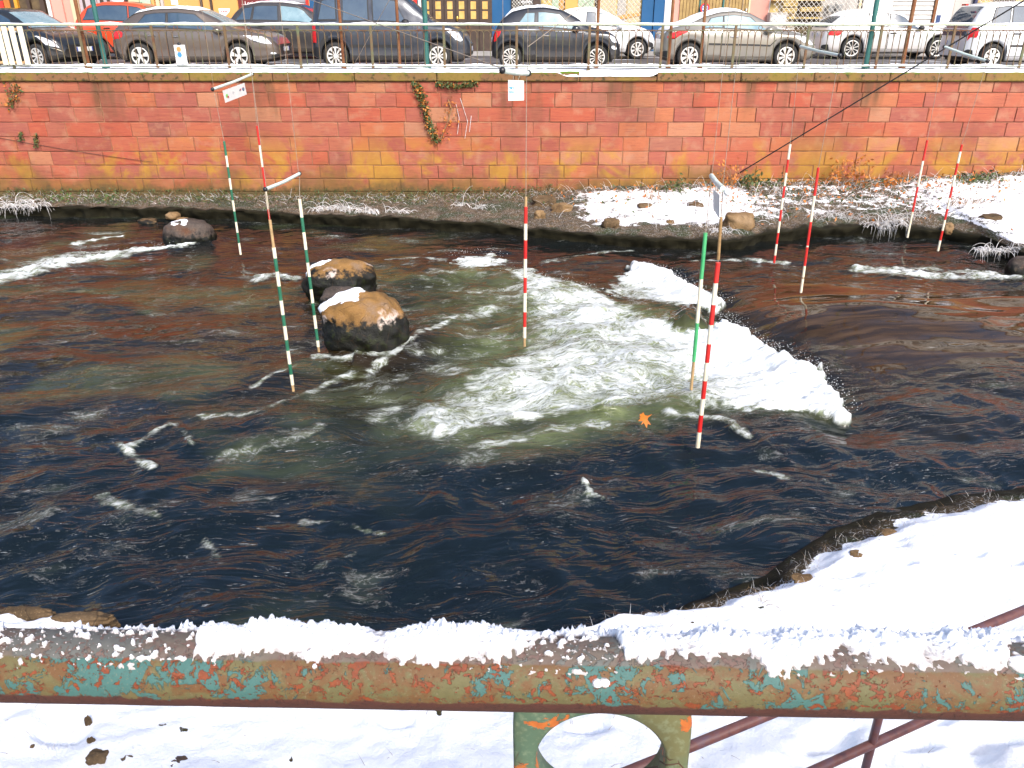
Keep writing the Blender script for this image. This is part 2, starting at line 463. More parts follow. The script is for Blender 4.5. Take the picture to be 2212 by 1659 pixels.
RUSTGREEN = M('rusty_green_ironwork', [(0.11, 0.04, 0.016), (0.13, 0.085, 0.04), (0.10, 0.12, 0.06)], 3.4, 0.75)
RUST = M('rusty_post', [(0.11, 0.032, 0.012), (0.18, 0.065, 0.02), (0.2, 0.1, 0.04)], 5, 0.8)
TEALPOST = M('teal_post_paint', [(0.015, 0.09, 0.08), (0.03, 0.14, 0.12)], 3, 0.5)
PIPE = M('brown_pipe_paint', [(0.07, 0.03, 0.035), (0.13, 0.05, 0.04), (0.1, 0.06, 0.08)], 14, 0.45, bump=0.3, bscale=120, bdist=0.002)
CORD = M('weathered_cord', [(0.2, 0.15, 0.11), (0.34, 0.28, 0.22)], 20, 0.8)
CABLE = M('black_cable', (0.012, 0.01, 0.01), 5, 0.6)
GALV = M('galvanised_steel', [(0.4, 0.41, 0.42), (0.55, 0.56, 0.57)], 12, 0.4, metal=0.7)
WHITE = M('white_paint', [(0.74, 0.74, 0.7), (0.82, 0.82, 0.79)], 12, 0.5)
CREAMW = M('yellowed_white_paint', [(0.68, 0.6, 0.42), (0.8, 0.74, 0.58)], 9, 0.5)
REDP = M('red_paint', [(0.5, 0.015, 0.015), (0.62, 0.03, 0.02)], 8, 0.4)
GREENP = M('dark_green_paint', [(0.015, 0.11, 0.06), (0.03, 0.16, 0.09)], 8, 0.45)
LGREENP = M('bright_green_paint', [(0.05, 0.33, 0.12), (0.08, 0.40, 0.15)], 8, 0.4)
WOOD = M('bare_wood', [(0.3, 0.19, 0.09), (0.48, 0.32, 0.15)], 12, 0.7)
BARPAINT = M('pale_green_bar_paint', [(0.52, 0.62, 0.54), (0.68, 0.75, 0.68)], 6, 0.4)
BLACK = M('black_plastic', (0.015, 0.015, 0.017), 5, 0.4)
FROST = M('frosted_stalk', [(0.42, 0.36, 0.27), (0.72, 0.7, 0.69), (0.85, 0.86, 0.88)], 14, 0.8)
DRYST = M('dry_stalk', [(0.16, 0.09, 0.04), (0.34, 0.22, 0.11)], 14, 0.8)
ORLEAF = M('dry_orange_leaf', [(0.3, 0.08, 0.015), (0.5, 0.16, 0.02), (0.42, 0.2, 0.05)], 18, 0.7)
GRLEAF = M('dark_green_leaf', [(0.025, 0.045, 0.012), (0.06, 0.09, 0.02), (0.1, 0.08, 0.03)], 14, 0.65)
GRLEAF2 = M('grass_green_leaf', [(0.04, 0.09, 0.015), (0.08, 0.14, 0.03)], 14, 0.65)

# ================================================================== GROUND, RIVER, BANKS
SEA = 0.0
def sheet(name, x0, x1, y0, y1, z, m):
    b = MB(); b.add([(x0, y0, z), (x1, y0, z), (x1, y1, z), (x0, y1, z)], [(0, 1, 2, 3)])
    o = b.build(name, m, loc=((x0 + x1) / 2, (y0 + y1) / 2, z)); return tag(o, kind='structure')
BEDM = M('river_bed', (0.03, 0.02, 0.012), 2, 0.9)
sheet('river_bed', -60, 60, -20, 20.3, -0.9, BEDM)
ROAD_Z, COPE_Z, WALL_Y = 3.02, 3.12, 20.0
sheet('road', -60, 60, 21.6, 120, ROAD_Z, ASPHALT)

# shorelines, found where the sight lines through their images meet the water plane
FAR_SHORE = wpts([(-300, 466), (-120, 468), (0, 470), (150, 470), (300, 472), (420, 475), (550, 480), (650, 486), (760, 490), (880, 494), (960, 500), (1050, 506), (1120, 514),
                  (1200, 522), (1300, 531), (1400, 538), (1500, 541), (1600, 541), (1660, 524), (1750, 516), (1850, 510), (1950, 514), (2050, 522), (2120, 534), (2170, 556), (2212, 580), (2330, 620), (2600, 700)])
NEAR_SHORE = wpts([(-900, 1290), (-300, 1310), (0, 1322), (120, 1330), (235, 1345), (300, 1385)]) + [(-2.6, 4.35), (-1.4, 4.25), (-0.2, 4.45)] + wpts(
             [(1180, 1400), (1285, 1365), (1400, 1332), (1540, 1290), (1650, 1245), (1720, 1195), (1790, 1148), (1900, 1106), (2050, 1076), (2212, 1056), (2500, 1020), (3000, 970)])

def river():
    xs = np.arange(-14.2, 14.2, 0.034); ys = np.arange(3.4, 19.7, 0.034)
    X, Y = np.meshgrid(xs, ys)
    fx, fy = np.array([xs[0], xs[-1]]), None
    ysh = np.interp(xs, [p[0] for p in FAR_SHORE], [p[1] for p in FAR_SHORE])
    ynr = np.interp(xs, [p[0] for p in NEAR_SHORE], [p[1] for p in NEAR_SHORE])
    keep = (Y < ysh[None, :] + 0.5) & (Y > ynr[None, :] - 0.5)
    # stream coordinates: s runs with the current (right to left and a little towards us), t across it
    wx = 0.45 * fbm(X / 2.3, Y / 1.6, 3, 3); wy = 0.30 * fbm(X / 2.0 + 9, Y / 1.4, 5, 3)
    ca, sa = math.cos(0.14), math.sin(0.14)
    s_ = (X * ca + Y * sa) + wx; t_ = (-X * sa + Y * ca) + wy
    F = np.zeros(X.shape); H = np.zeros(X.shape); T = np.zeros(X.shape)
    # --- broken white water
    main = wpts([(1560, 700), (1590, 704), (1640, 742), (1700, 768), (1770, 800), (1800, 848), (1832, 900), (1740, 894), (1600, 884), (1480, 880), (1330, 900), (1150, 920), (950, 960),
                 (800, 940), (850, 880), (960, 830), (1040, 790), (1100, 760), (1130, 720), (1120, 660), (1085, 590), (1130, 578), (1180, 600), (1260, 625), (1330, 640), (1440, 672), (1450, 700), (1540, 716)])
    tongue = wpts([(1365, 577), (1400, 580), (1445, 592), (1490, 618), (1530, 640), (1566, 655), (1560, 678), (1530, 676), (1480, 668), (1440, 668), (1380, 650), (1310, 635), (1330, 605)])
    hump = wpts([(1440, 690), (1470, 668), (1510, 668), (1548, 690), (1540, 712), (1480, 722), (1448, 716)])
    edge = wpts([(1552, 690), (1590, 704), (1640, 742), (1700, 768), (1770, 800), (1800, 848), (1832, 898)])
    edge2 = wpts([(1390, 578), (1445, 592), (1490, 618), (1530, 640), (1566, 658)])
    jag = 0.11 * perlin(X / 0.22, Y / 0.18, 21) + 0.10 * perlin(X / 0.6, Y / 0.4, 22) + 0.08 * perlin(X / 0.10, Y / 0.09, 24)
    var2 = fbm(X / 0.26, Y / 0.16, 26, 4)
    sdm = poly_sd(X, Y, main) + jag; sdt = poly_sd(X, Y, tongue) + jag; sdh = poly_sd(X, Y, hump) + 0.5 * jag
    de, _ = seg_dist(X, Y, edge); der, _ = seg_dist(X, Y, edge[:-1]); de2, _ = seg_dist(X, Y, edge2)
    var = fbm(s_ / 0.9, t_ / 0.55, 31, 4)
    inm = sstep(-0.05, 0.45, sdm)
    inm_e = sstep(-0.03, 0.06, sdm)
    near = np.exp(-(de / 1.0) ** 2); near2 = np.exp(-(de2 / 0.65) ** 2)
    leftfade = sstep(-2.5, 2.2, X)
    F = np.maximum(F, inm * np.clip(0.29 + 0.21 * leftfade + 0.28 * var + 0.14 * var2, 0, 0.78))
    F = np.maximum(F, inm_e * np.clip(1.15 * np.exp(-(de / 1.6) ** 2) + 0.22 * var2 + 0.15 * var, 0, 1.02))
    F = np.maximum(F, sstep(-0.05, 0.12, sdt) * np.clip(0.46 + 0.60 * near2 + 0.3 * var + 0.15 * var2, 0, 1.02))
    upper = wpts([(1085, 585), (1130, 572), (1185, 590), (1265, 615), (1335, 640), (1400, 680), (1440, 720), (1430, 760), (1330, 760), (1240, 740), (1230, 690), (1170, 660), (1120, 640)])
    F = np.maximum(F, sstep(-0.2, 0.35, poly_sd(X, Y, upper) + jag) * np.clip(0.50 + 0.6 * var + 0.2 * var2, 0, 0.88))
    crest = wpts([(968, 575), (1000, 556), (1060, 549), (1092, 560), (1080, 576), (1010, 584)])
    F = np.maximum(F, sstep(-0.05, 0.15, poly_sd(X, Y, crest) + jag) * (0.66 + 0.5 * var2))
    # --- lines of foam
    def streak(pts, w0, w1, f, hh=0.0):
        nonlocal F, H
        d, tt = seg_dist(X, Y, wpts(pts)); w = w0 + (w1 - w0) * tt
        d = d + 0.7 * jag * np.clip(w / 0.2, 0.45, 1)
        F = np.maximum(F, f * (1 - sstep(0.15 * w, 1.15 * w, d)) * np.clip(0.78 + 0.35 * var + 0.8 * var2, 0, 1.15)); H += hh * np.exp(-(d / (w * 0.9)) ** 2) * np.clip(0.6 + 1.2 * var2, 0, 1.3)
    streak([(-200, 628), (-40, 612), (60, 588), (150, 566), (250, 551), (340, 540), (408, 531)], 0.62, 0.22, 0.78, 0.04)
    streak([(70, 568), (150, 553), (230, 546)], 0.4, 0.3, 0.5)
    streak([(160, 524), (205, 518), (258, 511)], 0.14, 0.1, 0.75)
    streak([(1860, 583), (1930, 590), (2000, 594), (2080, 598), (2240, 603)], 0.3, 0.38, 0.62, 0.05)
    streak([(1930, 583), (2040, 585), (2150, 592)], 0.15, 0.15, 0.5)
    streak([(1500, 566), (1620, 560), (1700, 566)], 0.15, 0.12, 0.42)
    streak([(1180, 566), (1260, 552), (1360, 540)], 0.2, 0.15, 0.36)
    streak([(555, 605), (590, 596), (640, 602)], 0.22, 0.18, 0.6, 0.03)
    streak([(690, 772), (740, 777), (800, 772), (860, 752)], 0.16, 0.14, 0.62, 0.03)
    streak([(800, 790), (880, 750), (930, 715), (985, 685)], 0.12, 0.1, 0.55)
    streak([(840, 560), (900, 556), (960, 562)], 0.12, 0.12, 0.4)
    streak([(255, 955), (290, 985), (330, 1015)], 0.07, 0.07, 0.54, 0.03)
    streak([(270, 970), (330, 935), (372, 914), (392, 930), (415, 960)], 0.08, 0.07, 0.46, 0.04)
    streak([(440, 900), (560, 885), (660, 845), (760, 800)], 0.12, 0.12, 0.40)
    streak([(480, 980), (600, 960), (690, 930)], 0.14, 0.12, 0.40)
    streak([(545, 835), (580, 815), (640, 790)], 0.08, 0.08, 0.5)
    streak([(940, 935), (1080, 905), (1180, 890), (1300, 870), (1420, 842), (1520, 826)], 0.16, 0.2, 0.66, 0.03)
    streak([(1050, 960), (1180, 930), (1300, 915)], 0.16, 0.12, 0.5)
    streak([(1445, 895), (1500, 898), (1560, 908), (1620, 945)], 0.12, 0.1, 0.58, 0.03)
    streak([(1640, 1010), (1700, 1030)], 0.07, 0.05, 0.5)
    streak([(1262, 1035), (1275, 1065), (1302, 1075)], 0.04, 0.03, 0.62, 0.05)
    streak([(1780, 1040), (1825, 1065)], 0.06, 0.05, 0.5)
    streak([(210, 1075), (320, 1110), (370, 1130)], 0.12, 0.06, 0.34)
    streak([(440, 1160), (475, 1200)], 0.05, 0.05, 0.36)
    streak([(690, 1225), (730, 1215), (770, 1195)], 0.07, 0.05, 0.34)
    streak([(650, 1125), (740, 1130), (830, 1150)], 0.05, 0.04, 0.34)
    # --- scattered patches of bubbles where the current stays rough
    rough = sstep(-0.3, 1.2, poly_sd(X, Y, wpts([(560, 640), (900, 560), (1120, 560), (1450, 640), (1840, 900), (1500, 960), (1300, 960), (1000, 1010), (700, 1010), (380, 980), (300, 900), (560, 820), (640, 760)])))
    F = np.maximum(F, rough * np.clip(0.08 + 0.10 * sstep(-2.5, 0.5, X) + 0.46 * fbm(s_ / 0.9, t_ / 0.45, 41, 4) + 0.2 * var2, 0, 0.52))
    F = np.maximum(F, np.clip(0.04 + 0.40 * fbm(s_ / 1.1, t_ / 0.5, 47, 4), 0, 0.30))
    F *= 1 - sstep(-0.05, 0.1, sdh)
    gapp = wpts([(1325, 636), (1400, 646), (1452, 668), (1446, 706), (1400, 694), (1345, 668)])
    F *= 1 - 0.8 * sstep(-0.15, 0.2, poly_sd(X, Y, gapp) + jag)
    glass = sstep(0.0, 0.8, poly_sd(X, Y, wpts([(1575, 640), (1640, 605), (1800, 600), (2000, 620), (2400, 630), (2400, 800), (2000, 830), (1850, 870), (1800, 800), (1720, 745), (1640, 720), (1580, 690)])))
    F *= 1 - 0.97 * glass * (1 - inm_e)
    # --- aerated, greenish water
    tur = wpts([(700, 560), (870, 570), (1000, 575), (1130, 580), (1320, 640), (1560, 690), (1780, 840), (1820, 900), (1560, 890), (1460, 905), (1400, 925), (1240, 965), (1000, 1000), (820, 985), (640, 940),
                (560, 880), (650, 830), (860, 830), (960, 760), (900, 690), (830, 640)])
    sdu = poly_sd(X, Y, tur) + 0.35 * fbm(s_ / 1.5, t_ / 0.8, 52, 4)
    T = sstep(-0.35, 0.7, sdu) * np.clip(0.25 + 0.75 * sstep(-2.4, 1.6, X) + 0.5 * fbm(s_ / 1.1, t_ / 0.6, 55, 3), 0.1, 1)
    T = np.maximum(T, 0.28 * sstep(0.02, 0.3, fbm(X / 2.6, Y / 1.7, 61, 3)) * sstep(-0.5, -3, X))
    T *= 1 - 0.9 * glass * (1 - inm_e)
    T *= 1 - sstep(-0.05, 0.2, sdh) * 0.7
    # --- relief
    turb = 0.55 + 0.8 * rough + 0.6 * inm
    calm = 1 - 0.97 * glass * (1 - inm_e)
    H += calm * turb * (0.085 * perlin(s_ / 1.7, t_ / 0.8, 71) + 0.03 * perlin(s_ / 0.7, t_ / 0.38, 72) + 0.016 * perlin(s_ / 0.33, t_ / 0.2, 73) + 0.007 * perlin(s_ / 0.15, t_ / 0.11, 74))
    nearz = sstep(10.5, 6.5, Y)
    H += nearz * calm * (0.034 * perlin((X + wx) / 0.46 + 0.3 * Y, (Y + wy) / 0.5, 75) + 0.013 * perlin((X + 0.5 * wx) / 0.22, (Y + wy) / 0.28, 76) - 0.026 * np.abs(perlin(s_ / 0.8, t_ / 0.6, 77)))
    fm = np.clip(F, 0, 1)
    H += 0.72 * fm * (0.08 * perlin((X + wx) / 0.34, (Y + wy) / 0.26, 81) + 0.05 * np.abs(perlin((X + 0.1 * var2) / 0.15, (Y + 0.1 * var) / 0.14, 82)) + 0.034 * perlin(X / 0.08, Y / 0.075, 83))
    up = (1 - inm_e) * (1 - sstep(-0.05, 0.05, sdt))
    dd = np.minimum(de, de2 * 1.4)
    H += -0.12 * np.exp(-(dd / 0.5) ** 2) * up + inm_e * 0.11 * np.exp(-((der - 0.25) / 0.32) ** 2) * (0.7 + 0.8 * var2) + sstep(-0.03, 0.06, sdt) * 0.10 * np.exp(-((de2 - 0.15) / 0.22) ** 2)
    mx, my = at_z(1880, 690, 0)[:2]; H += 0.20 * np.exp(-(((X - mx) / 1.5) ** 2 + ((Y - my) / 0.75) ** 2)) * up
    H += 0.06 * glass * sstep(0.2, 2.2, dd) * up                                   # smooth water piled up above the drop
    H += glass * up * (0.03 * perlin(s_ / 1.6, t_ / 0.55, 91) + 0.005 * perlin(s_ / 0.7, t_ / 0.2, 92))
    H += 0.22 * sstep(-0.1, 0.35, sdh)                                              # the boulder the water slides over
    for (bx, by, br) in BOULDER_WAKES:                                              # cushion in front and hollow behind each boulder
        e = np.hypot(X - bx, (Y - by) * 1.2)
        H += 0.05 * np.exp(-((e - br) / 0.18) ** 2) * np.sign(X - bx + 0.1)
    rip = np.clip(0.35 + 0.5 * rough + 0.30 * nearz - 0.3 * glass * (1 - inm_e) + 0.25 * fbm(X / 2, Y / 1.2, 95, 2), 0.06, 1.2)
    gl = glass * (1 - inm_e) * (1 - sstep(-0.05, 0.05, sdt)); rip = rip * (1 - gl) + gl * 0.03
    sky_tint_v = np.clip(sstep(10.2, 7.2, Y + 1.8 * fbm(s_ / 1.6, t_ / 0.7, 98, 4)) + 0.6 * sstep(13.5, 15.5, Y + fbm(X / 1.8, Y / 1.2, 99, 3)), 0, 1)  # mask of the painted sky blue: near water and a weaker far band
    flow = np.stack([s_ * 0.62, t_ * 1.15, 0 * s_], -1)
    me = grid_mesh('river', X, Y, SEA + H, keep, {'foam': F, 'turbid': T, 'ripple': rip, 'deep': sky_tint_v, 'glass': gl, 'flow': flow}, WATER)
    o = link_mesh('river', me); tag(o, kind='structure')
BOULDER_WAKES = []
for (px, py, br) in ((400, 527, 0.6), (730, 642, 0.7), (785, 762, 0.75)):
    p = at_z(px, py, 0.0); BOULDER_WAKES.append((p.x, p.y + 0.35, br))
river()

def far_bank():
    xs = np.arange(-15.0, 15.0, 0.045)
    ysh = np.interp(xs, [p[0] for p in FAR_SHORE], [p[1] for p in FAR_SHORE]) + 0.10 * fbm(xs / 0.7, xs * 0, 5, 4)
    NF = 10
    v = np.concatenate([np.zeros(NF), [0.004, 0.012, 0.03], np.linspace(0.05, 1, 74)])
    X = np.repeat(xs[None], len(v), 0)
    Yw = WALL_Y + 0.05
    Y = ysh[None] + v[:, None] * (Yw - ysh[None])
    rise = np.interp(xs, [-15, -10, -3, 0, 2, 6, 9, 12, 15], [0.26, 0.24, 0.22, 0.30, 0.42, 0.58, 0.62, 0.8, 1.0])[None]
    lip = (0.19 + 0.07 * fbm(xs / 0.5, xs * 0 + 3, 7, 3) + np.interp(xs, [-15, -12, -5, 1, 5, 10], [0.07, 0.06, 0.04, 0.02, 0.03, 0.03]))[None]
    d = Y - ysh[None]
    Z = lip + (rise - lip) * v[:, None] ** 0.8 + (0.07 * fbm(X / 0.7, Y / 0.6, 11, 4) + 0.025 * fbm(X / 0.18, Y / 0.18, 13, 3)) * sstep(0, 0.15, d)
    for k in range(NF):                                          # rough undercut face
        f = k / (NF - 1); Z[k] = -0.3 + (lip[0] + 0.3) * f
        Y[k] += 0.10 * math.sin(PI * f) + 0.16 * fbm(xs / 0.28, xs * 0 + f * 1.6, 61, 4) * min(1, 3 * (1 - f) + 0.25) - 0.05 * (f > 0.6) * (f < 1) * np.abs(fbm(xs / 0.1, xs * 0 + f * 3, 63, 3))
    edge = np.clip(1 - sstep(0.05, 0.24, d + 0.12 * fbm(X / 0.2, Y / 0.2, 17, 3)), 0, 1); edge[:NF] = 1
    # snow lies on the right part of the bank, bare frosted gravel on the left
    reg = np.interp(xs, [-15, -13, 0.6, 2.0, 5.0, 6.0, 7.6, 9.2, 10.2, 15], [0.08, 0.0, 0.0, 0.62, 0.66, 0.44, 0.42, 0.45, 0.66, 0.72])[None]
    sn = reg * sstep(0.55, 1.1, d + 0.5 * fbm(X / 0.6, Y / 0.5, 19, 4)) - 0.35 * sstep(0.6, 0.25, Yw - Y) + 0.30 * fbm(X / 0.5, Y / 0.35, 23, 4) * (reg > 0.1)
    me = grid_mesh('far_bank', X, Y, Z, None, {'snow': np.clip(sn, -1, 1), 'edge': edge}, BANK)
    o = link_mesh('far_bank', me); tag(o, kind='structure')
    return lambda x, y: float(np.interp(x, xs, lip[0]) + (np.interp(x, xs, rise[0]) - np.interp(x, xs, lip[0])) * max(0, (y - np.interp(x, xs, ysh)) / (Yw - np.interp(x, xs, ysh))) ** 0.8)
far_z = far_bank()

def near_bank():
    xs = np.arange(-9, 11, 0.03)
    ysh = np.interp(xs, [p[0] for p in NEAR_SHORE], [p[1] for p in NEAR_SHORE]) + 0.07 * fbm(xs / 0.5, xs * 0, 5, 4)
    v = np.concatenate([[0, 0.0, 0.004, 0.012], np.linspace(0.02, 1, 170)])
    Y0 = 0.86
    X = np.repeat(xs[None], len(v), 0)
    Y = ysh[None] + v[:, None] * (Y0 - ysh[None])
    d = ysh[None] - Y
    wide = np.interp(xs, [-9, -3, 0, 1.0, 2.2, 3.2, 4.6, 8], [0.26, 0.24, 0.14, 0.2, 0.42, 0.48, 0.46, 0.4])[None]     # brown strip between water and snow
    Z = 0.03 + 0.13 * sstep(0, 0.9, d / wide) + 0.15 * sstep(0.8, 1.5, d / wide) + 0.055 * d + (0.07 * fbm(X / 0.7, Y / 0.5, 31, 4) + 0.028 * fbm(X / 0.16, Y / 0.14, 33, 3)) * sstep(0, 0.1, d)
    rng = np.random.RandomState(4)
    for k in range(110):                                            # footprints and hollows in the snow
        fx, fy = rng.uniform(-3.8, 5.5), rng.uniform(2.9, 5.6)
        if k < 16: fx, fy = 1.0 + 1.9 * rng.rand(), 2.95 + 0.6 * rng.rand()
        a, b = rng.uniform(0.09, 0.15), rng.uniform(0.05, 0.08)
        Z -= rng.uniform(0.04, 0.13) * np.exp(-(((X - fx) / a) ** 2 + ((Y - fy) / b) ** 2) ** 2)
    Z[0] = -0.4; Z[1] = -0.02
    edge = np.clip(1.35 - d / (wide * 0.75) + 0.7 * fbm(X / 0.2, Y / 0.2, 37, 4), 0, 1) * sstep(1.4, 0.6, d / wide)
    edge[:4] = 1
    sn = 1.15 * sstep(0.62, 1.25, d / wide + 0.45 * fbm(X / 0.3, Y / 0.25, 39, 5)) 
    bare = sstep(0.50, 0.58, fbm(X / 0.33, Y / 0.2, 43, 4) + 0.12 * sstep(1.4, 0.4, d) + 0.06 * sstep(3.6, 3.0, Y))
    sn -= 1.2 * bare
    me = grid_mesh('near_bank', X, Y, Z, None, {'snow': np.clip(sn, -1, 1.2), 'edge': edge}, BANK)
    o = link_mesh('near_bank', me); tag(o, kind='structure')
    def hz(x, y):
        i = int(np.clip((x + 9) / 0.03, 0, len(xs) - 1))
        return float(np.interp(-y, -Y[4:, i], Z[4:, i]))
    return hz
near_z = near_bank()

# the quay the photographer stands on
QUAYM = M('quay_concrete', [(0.22, 0.2, 0.18), (0.32, 0.3, 0.27)], 1.5, 0.9, bump=0.4, bscale=30)
q = MB(); q.box((-30, -9, -0.9), (30, 0.84, 2.60)); tag(q.build('quay', QUAYM), kind='structure')

# ================================================================== RIVER WALL
rnd = random.Random(11)
wall = thing('river_wall', (0, WALL_Y, 0), 'long red sandstone block wall on the far side of the river below the railing', 'wall')
WX = 16.0
b = MB(); b.box((-WX, WALL_Y, -0.6), (WX, WALL_Y + 0.9, 2.90)); b.build('mortar_core', MORTAR, wall)
rows_px = [176, 200, 232, 264, 296, 327, 357, 386, 414, 442]
rows_z = [at_y(1106, y, WALL_Y).z for y in rows_px]
rows_z[0] = 2.896
rows_z.append(-0.3)
HALF = at_y(2212, 300, WALL_Y).x + 0.2
cand = []
def stone_mesh(x0, x1, z0, z1):
    d = rnd.uniform(0.012, 0.03); e = 0.012
    j = lambda a=0.006: rnd.uniform(-a, a)
    y = WALL_Y
    back = [(x0, y + 0.01, z0), (x1, y + 0.01, z0), (x1, y + 0.01, z1), (x0, y + 0.01, z1)]
    mid = [(x0 + j(), y - d * 0.4, z0 + j()), (x1 + j(), y - d * 0.4, z0 + j()), (x1 + j(), y - d * 0.4, z1 + j()), (x0 + j(), y - d * 0.4, z1 + j())]
    fr = [(x0 + e + j(), y - d + j(0.003), z0 + e + j()), (x1 - e + j(), y - d + j(0.003), z0 + e + j()), (x1 - e + j(), y - d + j(0.003), z1 - e + j()), (x0 + e + j(), y - d + j(0.003), z1 - e + j())]
    cx = ((x0 + x1) / 2 + j(0.05), y - d - rnd.uniform(0, 0.008), (z0 + z1) / 2 + j(0.03))
    vs = back + mid + fr + [cx]
    fs = []
    for a in (0, 4):
        for k in range(4): fs.append((a + k, a + (k + 1) % 4, a + 4 + (k + 1) % 4, a + 4 + k))
    fs += [(8, 9, 12), (9, 10, 12), (10, 11, 12), (11, 8, 12)]
    return vs, fs
for r_ in range(len(rows_z) - 1):
    zt, zb = rows_z[r_] - 0.008, rows_z[r_ + 1] + 0.008
    x = -WX - rnd.random() * 0.6
    while x < WX:
        w = rnd.choice([0.42, 0.5, 0.58, 0.66, 0.72, 0.8, 0.9, 1.02]) * rnd.uniform(0.94, 1.12)
        x1 = x + w
        cand.append((x + 0.007, x1 - 0.007, zb, zt)); x = x1
vis = sorted(cand, key=lambda c: -(min(c[1], HALF) - max(c[0], -HALF)) * (c[3] - c[2]) if (c[1] > -HALF and c[0] < HALF and c[3] > 0.2) else 1)
mass = MB()
for k, c in enumerate(vis):
    vs, fs = stone_mesh(*c)
    if k < 298 and c[1] > -HALF and c[0] < HALF and c[3] > 0.2:
        s_ = MB(); s_.add(vs, fs); s_.build('stone', STONE, wall)
    else:
        mass.add(vs, fs)
tag(mass.build('stone_courses', STONE, wall), kind='stuff')
# coping slabs with joints
x = -WX
while x < WX:
    w = rnd.uniform(1.5, 2.4); drop = 0.0
    xa, xb = x + 0.006, x + w - 0.006
    c = MB()
    low = 0.10 if 1.0 < (xa + xb) / 2 < 3.2 else 0.0              # broken slabs near the middle have lost their upper edge
    c.bevbox((xa, WALL_Y - 0.085 - rnd.uniform(0, 0.02), 2.905), (xb, WALL_Y + 0.62, COPE_Z - low - rnd.uniform(0, 0.012)), 0.018)
    c.build('coping_slab', COPING, wall)
    x += w
# pavement strip behind the coping
pv = MB(); pv.box((-60, WALL_Y + 0.64, 2.4), (60, 21.6, COPE_Z - 0.01)); tag(pv.build('pavement', M('pavement_concrete', [(0.3, 0.28, 0.27), (0.42, 0.4, 0.38)], 2, 0.9)), kind='structure')
# snow along the coping and pavement
def snow_strip():
    xs = np.arange(-WX, WX, 0.03)
    prof = [(-0.105, -0.02), (-0.10, 0.012), (-0.08, 0.035), (-0.03, 0.05), (0.1, 0.055), (0.3, 0.05), (0.6, 0.04), (1.0, 0.025), (1.5, 0.015)]
    X = np.repeat(xs[None], len(prof), 0); Y = np.zeros_like(X); Z = np.zeros_like(X)
    for i, (dy, dz) in enumerate(prof):
        lump = 0.6 + 0.8 * (0.5 + fbm(xs / 0.35, xs * 0 + i * 0.35, 3, 4))
        Y[i] = WALL_Y + dy + 0.02 * fbm(xs / 0.2, xs * 0 + i * 0.3, 5, 3) * (i < 4)
        Z[i] = COPE_Z + dz * lump
    low = np.where((xs > 1.0) & (xs < 3.4), 0.09 * sstep(1.0, 1.3, xs) * sstep(3.5, 3.2, xs), 0.0)
    for i in range(5): Z[i] -= low * (1 - i / 8)
    me = grid_mesh('coping_snow', X, Y, Z, None, None, SNOW)
    o = link_mesh('coping_snow', me); tag(o, 'ragged white snow lying along the coping of the red wall', 'snow', kind='stuff')
snow_strip()

# ================================================================== RAILING ON THE FAR WALL
RY = WALL_Y + 0.12
rail_z, sub_z, foot_z = at_y(1106, 53, RY).z, at_y(1106, 65.5, RY).z, at_y(1106, 142, RY).z
railing = thing('iron_railing', (0, RY, COPE_Z), 'rusty green iron railing with arched bars along the top of the red wall', 'railing')
def bar_along(name, z, r, m=RUSTGREEN):
    b = MB(); n = 64
    b.tube([(-WX + 2 * WX * k / n, RY + 0.006 * math.sin(k * 1.7), z + 0.004 * math.sin(k * 0.9)) for k in range(n + 1)], r, 8)
    return b.build(name, m, railing)
bar_along('top_rail', rail_z, 0.026, M('railing_top_paint', [(0.36, 0.42, 0.27), (0.5, 0.55, 0.4)], 3, 0.6))
bar_along('middle_rail', sub_z, 0.011)
bar_along('bottom_rail', foot_z, 0.018, M('railing_foot_paint', [(0.3, 0.33, 0.26), (0.42, 0.45, 0.38)], 3, 0.6))
PX0 = at_y(1116, 100, RY).x
PITCH_P = 1.685
def proto(name, build, m):
    b = MB(); build(b); return b.mesh(name, m)
def place(name, me, parent, x, y, z):
    o = link_mesh(name, me, parent); o.location = Vector((x, y, z)) - ORIGIN[parent.name]; return o
H1 = sub_z - foot_z
gap = PITCH_P / 11
def f_post(b):
    b.bevbox((-0.03, -0.02, -0.10), (0.03, 0.02, rail_z - foot_z - 0.02), 0.006)
    b.bevbox((-0.04, -0.03, -0.11), (0.04, 0.03, -0.07), 0.006)
def f_bar(b):
    h = H1 - gap / 2
    b.tube([(0, 0, 0), (0, 0, 0.02), (0, 0, 0.05), (0, 0, 0.10), (0, 0, h - 0.12), (0, 0, h - 0.06), (0, 0, h - 0.02), (0, 0, h)],
           [0.022, 0.017, 0.014, 0.009, 0.009, 0.015, 0.016, 0.010], 6)
def f_arch(b):
    r = gap / 2
    b.tube([(-r * math.cos(PI * k / 8), 0, r * math.sin(PI * k / 8) - 0.006) for k in range(9)], 0.008, 5)
def f_ring(b):
    r = 0.045
    b.tube([(r * math.cos(2 * PI * k / 14), 0, r * math.sin(2 * PI * k / 14)) for k in range(15)], 0.007, 5, cap=False)
me_post, me_bar = proto('post', f_post, RUSTGREEN), proto('baluster', f_bar, RUSTGREEN)
me_arch, me_ring = proto('arch', f_arch, RUSTGREEN), proto('ring', f_ring, RUST)
for k in range(-8, 8):
    x = PX0 + k * PITCH_P
    place('post', me_post, railing, x, RY, foot_z)
    for i in range(11):
        if i: place('baluster', me_bar, railing, x + i * gap, RY, foot_z)
        place('arch', me_arch, railing, x + (i + 0.5) * gap, RY, foot_z + H1 - gap / 2)
    for f in (0.335, 0.665):
        place('ring', me_ring, railing, x + f * PITCH_P, RY, (rail_z + sub_z) / 2 - 0.004)
